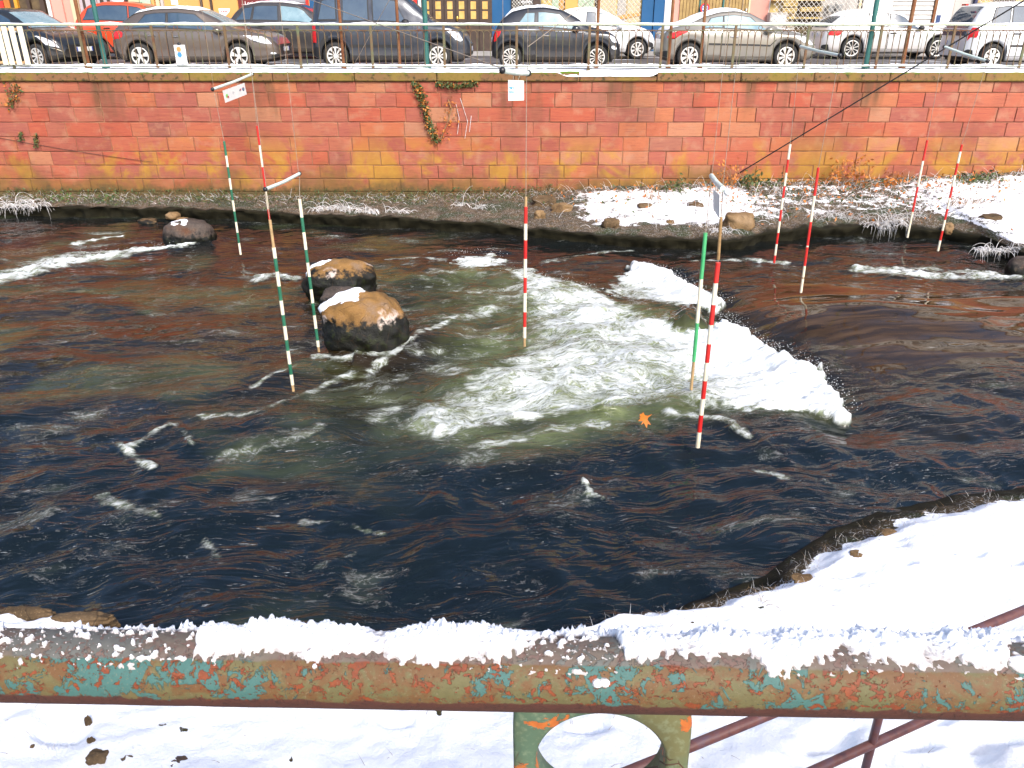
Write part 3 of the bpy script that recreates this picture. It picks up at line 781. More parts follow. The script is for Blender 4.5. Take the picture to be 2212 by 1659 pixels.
# thin snow on the two rails
def rail_snow(name, z, w, label):
    xs = np.arange(-WX, WX, 0.04); ph = np.linspace(-1, 1, 7)
    X = np.repeat(xs[None], 7, 0); amp = np.clip(0.75 + 1.2 * fbm(xs / 0.6, xs * 0 + z, 9, 4), 0.15, 1.6)[None]
    Y = RY + ph[:, None] * w + 0 * X
    Z = z + (1 - ph[:, None] ** 2) * 0.032 * amp - 0.004
    me = grid_mesh(name, X, Y, Z, None, None, SNOW); o = link_mesh(name, me); tag(o, label, 'snow', kind='stuff')
rail_snow('railing_snow', rail_z + 0.018, 0.028, 'thin white snow line lying on the top rail of the far railing')
rail_snow('railing_foot_snow', foot_z + 0.012, 0.022, 'thin white snow line lying on the bottom rail of the far railing')
# hose running along the foot of the railing
b = MB(); b.tube([(-WX + 2 * WX * k / 90, RY - 0.14 + 0.03 * math.sin(k * 0.8), COPE_Z + 0.045 + 0.02 * abs(math.sin(k * 0.55))) for k in range(91)], 0.011, 6)
tag(b.build('ground_cable', CABLE), 'black cable snaking through the snow along the foot of the far railing', 'cable')

# tall posts standing behind the railing
def tall_post(px, py, yy, r, m, label, col):
    p = at_y(px, py, yy)
    t = thing('pole', (p.x, yy, COPE_Z), label, 'pole', 'tall poles behind the far railing')
    b = MB(); b.tube([(p.x, yy, COPE_Z - 0.06), (p.x, yy, COPE_Z + 2.2), (p.x, yy, COPE_Z + 6.5)], [r, r, r * 0.9], 12); b.build('shaft', m, t)
    b = MB(); b.tube([(p.x, yy, COPE_Z - 0.06), (p.x, yy, COPE_Z + 0.08)], r * 1.7, 12); b.build('foot_collar', m, t)
for px, py, r, m, lab in ((185, 110, 0.042, RUST, 'thin rusty pole in front of the orange car, left of the teal pole'),
                          (222, 110, 0.052, TEALPOST, 'dark teal pole in front of the orange car wheel'),
                          (740, 110, 0.036, RUST, 'thin rusty pole in front of the rear wheel of the dark van'),
                          (862, 110, 0.036, RUST, 'thin rusty pole in front of the front door of the dark van'),
                          (921, 110, 0.058, TEALPOST, 'thick bright teal pole in front of the bonnet of the dark van'),
                          (1289, 110, 0.036, RUST, 'thin rusty pole in front of the front wheel of the small dark car'),
                          (1446, 110, 0.036, RUST, 'thin rusty pole at the tail of the silver coupe'),
                          (1515, 110, 0.036, RUST, 'rusty pole in front of the round no parking sign'),
                          (1876, 110, 0.056, TEALPOST, 'dark teal pole in front of the rear wheel of the white hatchback'),
                          (1955, 110, 0.046, RUST, 'rusty pole before the middle of the white hatchback')):
    tall_post(px, py, RY + 0.22, r, m, lab, None)
# slatted white board fixed to the railing at the far left
t = thing('slatted_gate', at_y(22, 140, RY - 0.08), 'off white slatted board fixed to the railing at its left end', 'gate')
zt, zb = at_y(22, 57, RY - 0.1).z, at_y(22, 140, RY - 0.1).z
for px in (-62, -40, -18, 4, 18, 34, 52):
    x = at_y(px, 100, RY - 0.1).x; b = MB(); b.bevbox((x - 0.06, RY - 0.12, zb), (x + 0.06, RY - 0.09, zt), 0.006); b.build('slat', CREAMW, t)
for z in (zt - 0.06, zb + 0.05):
    b = MB(); b.bevbox((at_y(-75, 100, RY).x, RY - 0.088, z - 0.03), (at_y(60, 100, RY).x, RY - 0.06, z + 0.03), 0.006); b.build('crosspiece', WOOD, t)
# small marker board on the railing
p0, p1 = at_y(382, 139, RY - 0.06), at_y(399, 97, RY - 0.06)
t = thing('marker_board', (p0.x, RY - 0.06, p0.z), 'small upright white marker board with an orange and a blue spot on the far railing', 'sign')
b = MB(); b.bevbox((p0.x, RY - 0.075, p0.z), (p1.x, RY - 0.05, p1.z), 0.006); b.build('board', WHITE, t)
def disc(b, c, r, ny=-1, th=0.004, sx=1.0, seg=16, mi=0):
    b.prism([(c[0] + r * sx * math.cos(2 * PI * k / seg), c[1], c[2] + r * math.sin(2 * PI * k / seg)) for k in range(seg)], (0, -th, 0), mi)
for f, m in ((0.78, M('orange_print', (0.55, 0.25, 0.08), 5)), (0.5, M('blue_print', (0.05, 0.25, 0.5), 5))):
    b = MB(); disc(b, ((p0.x + p1.x) / 2 - 0.02, RY - 0.0755, p0.z + (p1.z - p0.z) * f), 0.055); b.build('spot', m, t)
for f in (0.64, 0.36):
    b = MB(); b.box((p0.x + 0.01, RY - 0.079, p0.z + (p1.z - p0.z) * f - 0.008), (p1.x - 0.01, RY - 0.0755, p0.z + (p1.z - p0.z) * f + 0.008)); b.build('stripe', M('grey_print', (0.4, 0.4, 0.42), 5), t)
b = MB(); b.ball(((p0.x + p1.x) / 2, RY - 0.06, p1.z + 0.02), (0.05, 0.03, 0.035)); b.build('cap', BLACK, t)

# ================================================================== SLALOM GATES
def hang_pole(name_lab, px0, py0, px1, py1, zlow, bands, rad=0.021, cord_to=None):
    """a pole from its lower tip (px1, py1 at height zlow) up to the image row py0; bands = list of (material, share)"""
    lo = at_z(px1, py1, zlow)
    hi = at_plane(px0, py0, lo, Vector((0, 1, 0)))
    hi = Vector((lo.x + (hi.x - lo.x), lo.y, hi.z))
    t = thing('slalom_pole', lo, name_lab, 'slalom pole', 'hanging slalom poles')
    tot = sum(bn[1] for bn in bands); f = 0
    for m, share, nm in bands:
        a, c = hi.lerp(lo, f / tot), hi.lerp(lo, (f + share) / tot)
        r = rad * (0.8 if nm == 'wooden_tip' else 1)
        bb = MB(); bb.tube([a, c], r, 12); bb.build(nm, m, t); f += share
    if cord_to is not None:
        bb = MB(); n = 5
        bb.tube([hi.lerp(cord_to, k / n) for k in range(n + 1)], 0.0045, 5); bb.build('cord', CORD, t)
    return hi
def Bn(s):
    d = {'r': (REDP, 'red_band'), 'w': (CREAMW, 'white_band'), 'g': (GREENP, 'green_band'), 'G': (LGREENP, 'bright_green_band'), 'o': (WOOD, 'wooden_tip')}
    out = []
    for tok in s.split():
        out.append((d[tok[0]][0], float(tok[1:]), d[tok[0]][1]))
    return out
def gate_bar(label, A, B, r, ends=True, up=2.6, m=BARPAINT):
    t = thing('gate_bar', (A + B) / 2, label, 'gate bar', 'horizontal bars of the slalom gates')
    b = MB(); b.tube([A, A.lerp(B, 0.5) - Vector((0, 0, 0.012)), B], r, 12); b.build('tube', m, t)
    if ends:
        for p in (A, B):
            b = MB(); b.ball(p, r * 1.35); b.build('end_cap', BLACK, t)
    for p, q in ((A.lerp(B, 0.03), B), (B.lerp(A, 0.03), A)):
        b = MB(); b.tube([p, p + Vector((0, 0, up * 0.5)), p + Vector((0, 0, up))], 0.003, 5); b.build('hanging_cord', CORD, t)
    return t
# gate by the left boulder bank (far): bar, sign, two poles
def dpt(px, py, Y): return at_y(px, py, Y)
A1, B1 = dpt(459, 193, 15.06), dpt(545, 160, 17.4)
gate_bar('thin pale gate bar tilted above the white logo sign on the left', A1, B1, 0.026)
hang_pole('green and white slalom pole hanging left of the long red and white one', 484, 305, 520, 550, 0.1, Bn('g5 w4 g4 w4 g4 w4 g4 w4 g4 w4.5'), cord_to=A1.lerp(B1, 0.02))
hang_pole('red and white slalom pole half hidden behind the long green one on the left', 555, 272, 584, 487, 0.1, Bn('r6.5 w7.5 r8 w7 r6'), cord_to=B1.lerp(A1, 0.02))
# gate left of the boulders (near)
A2, B2 = dpt(573, 409, 8.9), dpt(647, 375, 10.15)
gate_bar('pale bent gate bar in front of the red wall with two green poles below', A2, B2, 0.02)
hang_pole('long green and white slalom pole with wooden top, lowest of the poles on the left', 583, 475, 634, 845, 0.1, Bn('o9 w3.5 g4.5 w5 g5 w5 g4 w5 g4 w5 g4 w4 o2.5'), cord_to=A2)
hang_pole('green and white slalom pole ending at the left side of the big boulder', 647, 430, 689, 760, 0.1, Bn('w6 g5 w6 g4.5 w5 g4.5 w5 g4.5 w5 g4.5 w2.5 o2'), cord_to=B2)
# gate in the middle
A3, B3 = dpt(1085, 152, 9.75), dpt(1141, 158, 10.4)
tb = gate_bar('thick white gate bar above the square sign in the middle', A3, B3, 0.03)
hang_pole('red and white slalom pole hanging in the middle over the white water', 1136, 425, 1133, 748, 0.1, Bn('o3.5 r6 w6 r7 w7 r6 w7.5 r6 w4.5 o3.5'), rad=0.023, cord_to=B3 + Vector((-0.02, 0, 0)))
# gate right of the middle (near)
A5, B5 = dpt(1537, 380, 8.92), dpt(1562, 408, 7.47)
t5 = gate_bar('short looking pale bar pointing at the viewer above the coloured sign', A5, B5, 0.028, ends=False)
b = MB(); b.ball(B5 + Vector((0.03, -0.05, -0.02)), 0.034); b.build('end_ball', WHITE, t5)
hang_pole('bright green and white slalom pole hanging left of the longest red one', 1524, 503, 1493, 842, 0.12, Bn('G9.2 w9.2 G8.5 o6.5'), rad=0.023, cord_to=A5)
hang_pole('red and white slalom pole with brown rope, lowest in the picture', 1551, 567, 1507, 966, 0.12, Bn('r6 w6.5 r6.2 w6 r6 w6 r6 w5.6 r6 w5.5'), rad=0.024, cord_to=B5)
# the brown sleeve on the cord of the nearest pole
hiG = at_plane(1551, 565, at_z(1507, 966, 0.12), Vector((0, 1, 0))); midG = hiG.lerp(B5, 0.62)
b = MB(); b.tube([hiG + Vector((0, 0, 0.02)), midG], 0.016, 8)
tag(b.build('rope_sleeve', M('brown_rope_sleeve', [(0.2, 0.11, 0.04), (0.32, 0.2, 0.08)], 20, 0.8), loc=hiG), 'brown sleeve on the rope above the lowest red and white pole', 'sleeve')
# gates on the right
A6, B6 = dpt(1729, 100, 14.5), dpt(1814, 120, 12.7)
gate_bar('pale gate bar before the front of the silver coupe', A6, B6, 0.026)
hang_pole('red and white slalom pole on the right ending beside the snowy bank edge', 1707, 312, 1672, 568, 0.1, Bn('w6 r5.5 w5.5 r5 w5 r5 w5 r5 w5 r3.5'), cord_to=A6)
hang_pole('red and white slalom pole with a long red top and worn tip on the right', 1768, 362, 1730, 632, 0.1, Bn('r9 w8.5 r8 w0.5 r6.5 w4 o0.5 w5'), cord_to=B6)
A7, B7 = dpt(2040, 101, 16.4), dpt(2133, 132, 15.3)
gate_bar('pale gate bar before the rear of the silver van on the far right', A7, B7, 0.026)
hang_pole('red and white slalom pole before the dry brambles, left of the last pole', 2003, 303, 1960, 513, 0.1, Bn('r7 w9 r9 w9.5'), cord_to=A7)
hang_pole('red and white slalom pole furthest to the right', 2078, 312, 2026, 542, 0.1, Bn('r3 w5 r5.2 w5 r5 w5 r5 w5 r4.5 w5'), cord_to=B7)

# boards hanging from the bars
INK = {'grey': M('grey_ink', (0.35, 0.35, 0.38), 5), 'blue': M('blue_ink', (0.03, 0.28, 0.62), 5), 'lblue': M('light_blue_ink', (0.2, 0.55, 0.75), 5), 'navy': M('navy_ink', (0.02, 0.05, 0.15), 5),
       'green': M('green_ink', (0.2, 0.6, 0.12), 5), 'red': M('red_ink', (0.6, 0.03, 0.06), 5), 'orange': M('orange_ink', (0.85, 0.3, 0.08), 5), 'pink': M('pink_ink', (0.8, 0.2, 0.2), 5), 'white': M('white_ink', (0.82, 0.82, 0.82), 5)}
def board(label, TL, TR, BL, BR, bar_pts):
    """a thin board in a vertical plane given by its corners; returns a mapper from board coordinates (u right, v down) to space"""
    nrm = (TR - TL).cross(BL - TL).normalized()
    if nrm.y > 0: nrm = -nrm
    o = (BL + BR) / 2
    t = thing('hanging_sign', o, label, 'sign')
    b = MB(); b.prism([TL, TR, BR, BL], -nrm * 0.006); b.build('board', WHITE, t)
    def P(u, v, off=0.002): return TL.lerp(TR, u).lerp(BL.lerp(BR, u), v) + nrm * off
    for u, q in zip((0.3, 0.62), bar_pts):
        b = MB(); b.tube([P(u, 0.03), q], 0.004, 5); b.build('tie', CORD, t)
    def mark(nm, loop, ink):
        b = MB(); b.prism([P(u, v) for u, v in loop], -nrm * 0.0015); return b.build(nm, INK[ink], t)
    return mark
def ell(cu, cv, ru, rv, a0=0, a1=360, n=14):
    return [(cu + ru * math.cos(R(a0 + (a1 - a0) * k / n)), cv + rv * math.sin(R(a0 + (a1 - a0) * k / n))) for k in range(n + (0 if a1 - a0 == 360 else 1))]
nv = (B1 - A1).cross(Vector((0, 0, 1))).normalized()
cs = [at_plane(x, y, A1, nv) for x, y in ((481.3, 196), (527.8, 179), (487.5, 222), (533.2, 204))]
mk = board('white sign with small colour logos hanging askew from the left gate bar', *cs, (A1.lerp(B1, 0.42), A1.lerp(B1, 0.66)))
mk('logo_green_disc', ell(0.12, 0.52, 0.05, 0.17, 100, 330), 'green'); mk('logo_red_wedge', ell(0.155, 0.62, 0.032, 0.11), 'red')
for k in range(3): mk('text_line', [(0.2, 0.42 + 0.13 * k), (0.33, 0.42 + 0.13 * k), (0.33, 0.45 + 0.13 * k), (0.2, 0.45 + 0.13 * k)], 'white')
mk('logo_arc', ell(0.41, 0.46, 0.03, 0.12, 90, 290) + ell(0.415, 0.46, 0.02, 0.085, 290, 90), 'grey')
mk('logo_arc', ell(0.435, 0.44, 0.014, 0.06), 'grey')
mk('logo_stroke', [(0.69, 0.5), (0.73, 0.34), (0.75, 0.38), (0.735, 0.55)], 'navy'); mk('logo_stroke', [(0.745, 0.36), (0.79, 0.32), (0.785, 0.46), (0.76, 0.52)], 'red')
mk('logo_ring', ell(0.885, 0.46, 0.045, 0.16), 'navy'); mk('logo_ring_heart', ell(0.885, 0.46, 0.025, 0.09), 'lblue'); mk('logo_dot', ell(0.895, 0.32, 0.018, 0.05), 'red')
cs = [at_y(x, y, 10.0) for x, y in ((1097.6, 172.8), (1131.8, 174.3), (1097.9, 217.5), (1131.8, 216.8))]
mk = board('square white sign with blue block print under the middle gate bar', *cs, (A3.lerp(B3, 0.45), A3.lerp(B3, 0.7)))
mk('logo_block', [(0.05, 0.33), (0.37, 0.33), (0.37, 0.68), (0.05, 0.68)], 'blue')
def mk2(nm, loop, ink):     # prints lying on the blue block
    return mk(nm, loop, ink)
INK['white2'] = INK['white']
nb = Vector((0, -1, 0))
def on_block(loop, ink):
    b = MB(); pts = [cs[0].lerp(cs[1], u).lerp(cs[2].lerp(cs[3], u), v) + nb * 0.0045 for u, v in loop]
    b.prism(pts, -nb * 0.001); return b
sg = [o for o in bpy.data.objects if o.get('label', '').startswith('square white sign')][0]
for lp in ([(0.06, 0.41), (0.11, 0.36), (0.14, 0.42), (0.1, 0.45)], [(0.07, 0.46), (0.36, 0.42), (0.36, 0.54), (0.07, 0.54)], [(0.27, 0.36), (0.33, 0.35), (0.31, 0.42), (0.25, 0.42)],
           [(0.06, 0.57), (0.36, 0.57), (0.36, 0.585), (0.06, 0.585)], [(0.06, 0.62), (0.36, 0.62), (0.36, 0.655), (0.06, 0.655)]):
    on_block(lp, 'white').build('logo_stroke', INK['white'], sg)
for lp in ([(0.10, 0.48), (0.14, 0.48), (0.14, 0.52), (0.10, 0.52)], [(0.19, 0.47), (0.23, 0.47), (0.23, 0.52), (0.19, 0.52)], [(0.28, 0.46), (0.32, 0.46), (0.32, 0.51), (0.28, 0.51)]):
    b = MB(); b.prism([cs[0].lerp(cs[1], u).lerp(cs[2].lerp(cs[3], u), v) + nb * 0.0065 for u, v in lp], -nb * 0.001); b.build('logo_letter', INK['lblue'], sg)
for u, v0, v1 in ((0.44, 0.38, 0.66), (0.475, 0.45, 0.62), (0.53, 0.37, 0.45), (0.53, 0.5, 0.56), (0.53, 0.6, 0.66), (0.58, 0.39, 0.46), (0.58, 0.49, 0.57), (0.62, 0.5, 0.56), (0.62, 0.6, 0.66), (0.92, 0.42, 0.47), (0.92, 0.52, 0.58)):
    mk('text_line', [(u, v0), (u + 0.025, v0), (u + 0.025, v1), (u, v1)], 'grey')
mk('blue_frame', [(0.73, 0.33), (0.83, 0.33), (0.83, 0.69), (0.73, 0.69)], 'lblue')
b = MB(); b.prism([cs[0].lerp(cs[1], u).lerp(cs[2].lerp(cs[3], u), v) + nb * 0.0045 for u, v in ((0.75, 0.39), (0.81, 0.39), (0.81, 0.66), (0.75, 0.66))], -nb * 0.001); b.build('frame_centre', INK['white'], sg)
nv = (B5 - A5).cross(Vector((0, 0, 1))).normalized()
cs = [at_plane(x, y, A5, nv) for x, y in ((1542, 408.5), (1556, 422), (1542, 452), (1555.5, 473))]
mk = board('white sign with a rainbow coloured patch seen almost edge on', *cs, (A5.lerp(B5, 0.3), A5.lerp(B5, 0.62)))
for (v0, v1, ink) in ((0.04, 0.14, 'orange'), (0.14, 0.30, 'pink'), (0.30, 0.40, 'orange'), (0.40, 0.50, 'lblue'), (0.50, 0.6, 'green')):
    mk('colour_patch', [(0.06, v0), (0.8, v0), (0.8, v1 - 0.012), (0.06, v1 - 0.012)], ink)

# cables spanning the river
def cable(label, pts, r, m=CABLE, sag=0.0):
    b = MB(); P = [Vector(p) for p in pts]; n = 24; L = []
    for k in range(n + 1):
        f = k / n; q = P[0].lerp(P[-1], f); q.z -= sag * 4 * f * (1 - f); L.append(q)
    b.tube(L, r, 6); tag(b.build('cable', m, loc=P[0]), label, 'cable', 'cables over the river')
cable('black cable slanting from the foot of the red wall up to the upper right corner', [at_y(1596, 374, WALL_Y - 0.04), at_y(1750, 282, 19.5), at_y(2330, -70, 16.5)], 0.016)
cable('thin wire slanting down over the dark van to the middle gate bar', [A3 + Vector((0, 0, 0.02)), at_y(560, -40, 18.5)], 0.006, CORD)
cable('thin wire rising from the middle gate bar over the small dark car', [B3 + Vector((0, 0, 0.3)), at_y(1330, -40, 18.5)], 0.005, CORD)
cable('thin wire from the coping up across the rear wheel of the dark van', [at_y(758, 152, WALL_Y - 0.1), at_y(868, -50, 19.0)], 0.005, CORD)
cable('thin dark wire sagging along the red wall at its left end', [at_y(-90, 280, WALL_Y - 0.05), at_y(330, 350, WALL_Y - 0.06)], 0.005, CABLE, 0.05)

# ================================================================== ROCKS
def mat_boulder(name, cols, wet, wetcol=((0.004, 0.004, 0.002), (0.016, 0.02, 0.004)), pale=True):
    t = NT(name); co = t.pos(); z = t.xyz(co)
    a = t.noise(co, 2.4, 6, 0.6); g = t.noise(co, 55, 4, 0.7); b = t.noise(co, 9, 6, 0.65)
    k = len(cols)
    c = t.ramp(a, [(0.33 + 0.34 * i / (k - 1), cc) for i, cc in enumerate(cols)])
    c = t.mix(t.math('MULTIPLY', t.step(g, 0.5, 0.7), 0.35), c, tuple(x * 0.5 for x in cols[0]))
    c = t.mix(t.math('MULTIPLY', t.step(g, 0.44, 0.3), 0.3), c, (0.6, 0.42, 0.24))
    h = t.math('ADD', z[2], t.math('MULTIPLY', t.math('SUBTRACT', b, 0.5), 0.5))
    w = t.step(h, wet + 0.05, wet - 0.05)
    w2 = t.step(h, wet + 0.16, wet + 0.02)
    if pale: c = t.mix(t.math('MULTIPLY', t.math('MULTIPLY', w2, t.step(t.noise(co, 1.9, 3), 0.54, 0.6)), 0.9), c, (0.62, 0.52, 0.46))
    c = t.mix(w, c, t.mix(t.step(b, 0.5, 0.68), wetcol[0], wetcol[1]))
    t.bump(t.math('ADD', g, t.math('MULTIPLY', b, t.math('ADD', 0.6, t.math('MULTIPLY', w, 1.5)))), 0.6, 0.02)
    vo = t.n('TexVoronoi', {'Vector': co, 'Scale': 3.1}, feature='DISTANCE_TO_EDGE').outputs['Distance']
    return t.set(Base_Color=t.mix(t.math('MULTIPLY', t.step(t.math('ADD', vo, t.math('MULTIPLY', b, 0.08)), 0.055, 0.04), 0.6), c, tuple(x * 0.25 for x in cols[0])), Roughness=t.math('SUBTRACT', 0.8, t.math('MULTIPLY', w, 0.3)), Specular_IOR_Level=0.3)
OCHRE = mat_boulder('ochre_boulder', [(0.14, 0.075, 0.024), (0.24, 0.125, 0.036), (0.2, 0.135, 0.09)], 0.44)
DARKROCK = mat_boulder('dark_wet_boulder', [(0.035, 0.026, 0.02), (0.08, 0.062, 0.052), (0.09, 0.04, 0.02)], 0.2, pale=False)
TANROCK = mat_boulder('tan_rock', [(0.12, 0.07, 0.03), (0.22, 0.135, 0.06), (0.27, 0.18, 0.1)], -1, pale=False)
BROWNROCK = mat_boulder('brown_rock', [(0.05, 0.033, 0.016), (0.11, 0.068, 0.032), (0.16, 0.105, 0.055)], 0.05, pale=False)
def rock_mesh(c, rad, seed, sub=4, rough=0.12, flat=0.0, power=2.6, tilt=0.0):
    bm = bmesh.new(); bmesh.ops.create_icosphere(bm, subdivisions=sub, radius=1)
    off = Vector((seed * 3.1, seed * 1.7, seed * 2.3))
    for v in bm.verts:
        p = v.co.normalized()
        s = (abs(p.x) ** power + abs(p.y) ** power + abs(p.z) ** power) ** (-1 / power)
        q = p * s
        q *= 1 + rough * mnoise.noise(q * 1.4 + off) + rough * 0.45 * mnoise.noise(q * 3.3 + off) + rough * 0.16 * mnoise.noise(q * 8 + off)
        if flat: q.z = q.z if q.z < 1 - flat else 1 - flat + (q.z - 1 + flat) * 0.3
        x = q.x * math.cos(tilt) - q.z * math.sin(tilt) * 0.6; z = q.z + q.x * math.sin(tilt) * 0.6
        v.co = Vector((c[0] + x * rad[0], c[1] + q.y * rad[1], c[2] + z * rad[2]))
    bm.normal_update()
    return bm
def rock(name, label, c, rad, seed, m, cap=None, sub=4, rough=0.12, group=None, flat=0.0, power=2.6, tilt=0.0):
    bm = rock_mesh(c, rad, seed, sub, rough, flat, power, tilt)
    capm = None
    if cap:
        d, lim, th = Vector(cap[0]).normalized(), cap[1], cap[2]
        capm = MB(); vid = {}
        for f in bm.faces:
            ok = []
            for v in f.verts:
                q = Vector(((v.co.x - c[0]) / rad[0], (v.co.y - c[1]) / rad[1], (v.co.z - c[2]) / rad[2])).normalized()
                e = q.dot(d) - lim + 0.16 * mnoise.noise(v.co * 6) + 0.08 * mnoise.noise(v.co * 17)
                ok.append(e)
            if max(ok) > 0:
                for v, e in zip(f.verts, ok):
                    if v.index not in vid:
                        vid[v.index] = len(capm.v)
                        capm.v.append(tuple(v.co + v.normal * (th * min(1, max(-0.35, e * 9)))))
                capm.f.append(tuple(vid[v.index] for v in f.verts)); capm.m.append(0); capm.sm.append(True)
    b = MB(); b.bm(bm, 0, True)
    o = b.build(name, m, loc=(c[0], c[1], c[2] - rad[2] * 0.5)); tag(o, label, 'boulder' if max(rad) > 0.35 else 'rock', group)
    if capm and capm.f: capm.build('snow_cap', SNOW, o)
    return o
def rock_px(label, px, pyb, w, h, seed, m, depth=1.0, z=0.0, hmin=0.5, **k):
    """a rock whose foot shows at (px, pyb); w and h are its width and height in the picture"""
    p = at_z(px, pyb, z); sc = (p - ORG).dot(Vector((0, math.cos(PITCH), -math.sin(PITCH)))) / FPX
    rx = w * sc / 2; ry = rx * depth
    dep = math.asin(min(0.99, (EYE - z) / (p - ORG).length))
    hz = h * sc / math.cos(dep) - 2 * ry * math.tan(dep) * 0.45
    hz = max(hz, rx * hmin)
    name = 'boulder' if rx > 0.35 else 'rock'
    return rock(name, label, (p.x, p.y + ry * 0.85, z + hz * 0.30), (rx, ry, hz * 0.70), seed, m, **k)
rock_px('large ochre boulder with snow along its crown, nearest of the three in the river', 782, 764, 186, 132, 3, OCHRE, 0.8, cap=((-0.55, 0.28, 0.8), 0.80, 0.03), sub=5, rough=0.19, power=2.25, tilt=-0.12)
rock_px('ochre boulder with snow on its left shoulder, just behind the largest one', 733, 648, 152, 88, 8, OCHRE, 0.72, cap=((-0.75, 0.25, 0.6), 0.84, 0.03), sub=5, rough=0.18, power=2.3, tilt=-0.08)
rock_px('dark grey boulder with frost patches near the far bank on the left', 398, 531, 108, 58, 13, DARKROCK, 0.8, cap=((-0.25, -0.2, 0.9), 0.93, 0.010), sub=5, rough=0.14, power=2.2)
rock_px('low dark wet rock wedged between the two ochre boulders', 738, 672, 96, 52, 21, DARKROCK, 0.7, sub=4, rough=0.2)
rock_px('small pale stone lit by the sun above the dark boulder, upper one', 371, 472, 30, 14, 31, TANROCK, 0.7, z=0.06, sub=3, rough=0.25, power=3)
rock_px('small pale stone lit by the sun above the dark boulder, lower one', 392, 480, 26, 10, 33, TANROCK, 0.7, z=0.0, sub=3, rough=0.25, power=3)
rock_px('brown wet stone awash at the foot of the left far bank', 315, 486, 42, 14, 35, BROWNROCK, 0.7, z=-0.02, sub=3, rough=0.25)
rock_px('dark wet round boulder cut off by the right edge below the far bank', 2216, 600, 64, 44, 37, DARKROCK, 0.8, cap=((-0.2, 0.1, 0.95), 0.97, 0.01), sub=4, rough=0.15)
def bank_rock(label, px, py, w, h, seed, m, z=None, f=far_z, depth=0.8, **k):
    p = at_z(px, py, 0.35)
    for _ in range(4): p = at_z(px, py, f(p.x, p.y) - 0.02)
    return rock_px(label, px, py, w, h, seed, m, depth, z=p.z, sub=4, rough=k.pop('rough', 0.3), power=k.pop('power', 3.2), **k)
bank_rock('tan stone slab at the water edge behind the coloured hanging sign', 1598, 497, 62, 40, 41, TANROCK, flat=0.3)
bank_rock('flat brown stone on the far bank at the left end of the snow', 1176, 447, 48, 22, 42, BROWNROCK)
bank_rock('round brown stone beside the snow edge, second from its left end', 1213, 462, 42, 22, 43, TANROCK)
bank_rock('small tan stone low on the far bank right of the middle pole', 1166, 474, 24, 18, 44, TANROCK)
bank_rock('brown stone poking out of the lower snow edge on the far bank', 1321, 494, 36, 22, 45, BROWNROCK)
bank_rock('brown flat stone half buried in the middle of the snow patch', 1394, 452, 32, 12, 46, BROWNROCK)
bank_rock('small orange brown stone in the lower snow of the far bank', 1448, 486, 18, 11, 47, TANROCK)
bank_rock('brown flat stone high in the snow left of the coloured sign', 1503, 449, 34, 10, 48, BROWNROCK)
bank_rock('small round tan stone below the right hand brambles', 2051, 500, 20, 18, 49, TANROCK)
bank_rock('brown flat stone in the snow at the far right bank', 2150, 478, 44, 12, 50, BROWNROCK)
# near bank
for lab, px, py, w, h, sd, m, capped in (
        ('long brown rock at the water edge of the near bank on the left', 175, 1350, 120, 22, 61, BROWNROCK, False),
        ('low brown rock where the near shore leaves the picture on the left', 50, 1338, 110, 14, 62, BROWNROCK, False),
        ('brown boulder of the near bank ending the left shore', 225, 1356, 60, 16, 63, BROWNROCK, False),
        ('tan stone at the snow edge of the right near bank, upper one', 1925, 1160, 34, 12, 64, TANROCK, False),
        ('tan stone at the snow edge of the right near bank, middle one', 1861, 1208, 36, 13, 65, TANROCK, False),
        ('tan stone at the snow edge of the right near bank, lower one', 1738, 1262, 44, 13, 66, TANROCK, False),
        ('upright brown stone poking out of the snow at lower left', 191, 1572, 14, 22, 67, BROWNROCK, False),
        ('small dark stone standing in the snow at lower left', 197, 1612, 14, 18, 68, BROWNROCK, False),
        ('little brown stone in the snow near the left edge', 70, 1620, 12, 10, 69, BROWNROCK, False),
        ('ragged brown rock in the snow below the rail at lower left', 205, 1656, 44, 26, 70, BROWNROCK, False),
        ('dark stone in the snow near the bottom edge', 382, 1658, 34, 14, 71, DARKROCK, False)):
    bank_rock(lab, px, py, w, h, sd, m, f=near_z, hmin=0.3, depth=0.26 if sd < 64 else 0.8, cap=((0.25, -0.5, 1), 0.80, 0.02) if capped else None)
0 and rock_px('tan stone lying in the shallow water by the near bank', 1674, 1222, 40, 18, 72, TANROCK, 0.7, z=0.0, sub=3, rough=0.2)

# ================================================================== PLANTS
def blade(b, p, d, ln, droop, w, mi=0, n=5):
    """a curved stalk: starts at p heading d, bends over and hangs"""
    P = []; q = Vector(p); h = Vector(d).normalized(); st = ln / n
    for k in range(n + 1):
        P.append(q.copy()); q = q + h * st; h = (h + Vector((0, 0, -droop))).normalized()
    b.tube(P, [w * (1 - 0.75 * k / n) for k in range(n + 1)], 3, mi, cap=False)
    return P
def tuft(label, px, py, wpx, n, ln, seed, z=None, f=far_z, droop=0.5, w=0.008, m=FROST, name='frosted_grass', up=1.0, cat='grass tuft'):
    r = random.Random(seed); p = at_z(px, py, 0.35)
    for _ in range(4): p = at_z(px, py, f(p.x, p.y) if z is None else z)
    sc = (p - ORG).length / FPX; hw = wpx * sc / 2
    b = MB()
    for k in range(n):
        x = p.x + r.uniform(-hw, hw); y = p.y + r.uniform(-0.15, 0.15)
        blade(b, (x, y, (f(x, y) if z is None else z) - 0.02), (r.uniform(-0.7, 0.7), r.uniform(-0.9, 0.1), up), ln * r.choice([0.35, 0.5, 0.7, 0.9, 1.15]) * r.uniform(0.85, 1.15), droop * r.uniform(0.6, 1.5), w * r.uniform(0.45, 1.05), 0, 6)
    return tag(b.build(name, m, loc=p), label, cat)
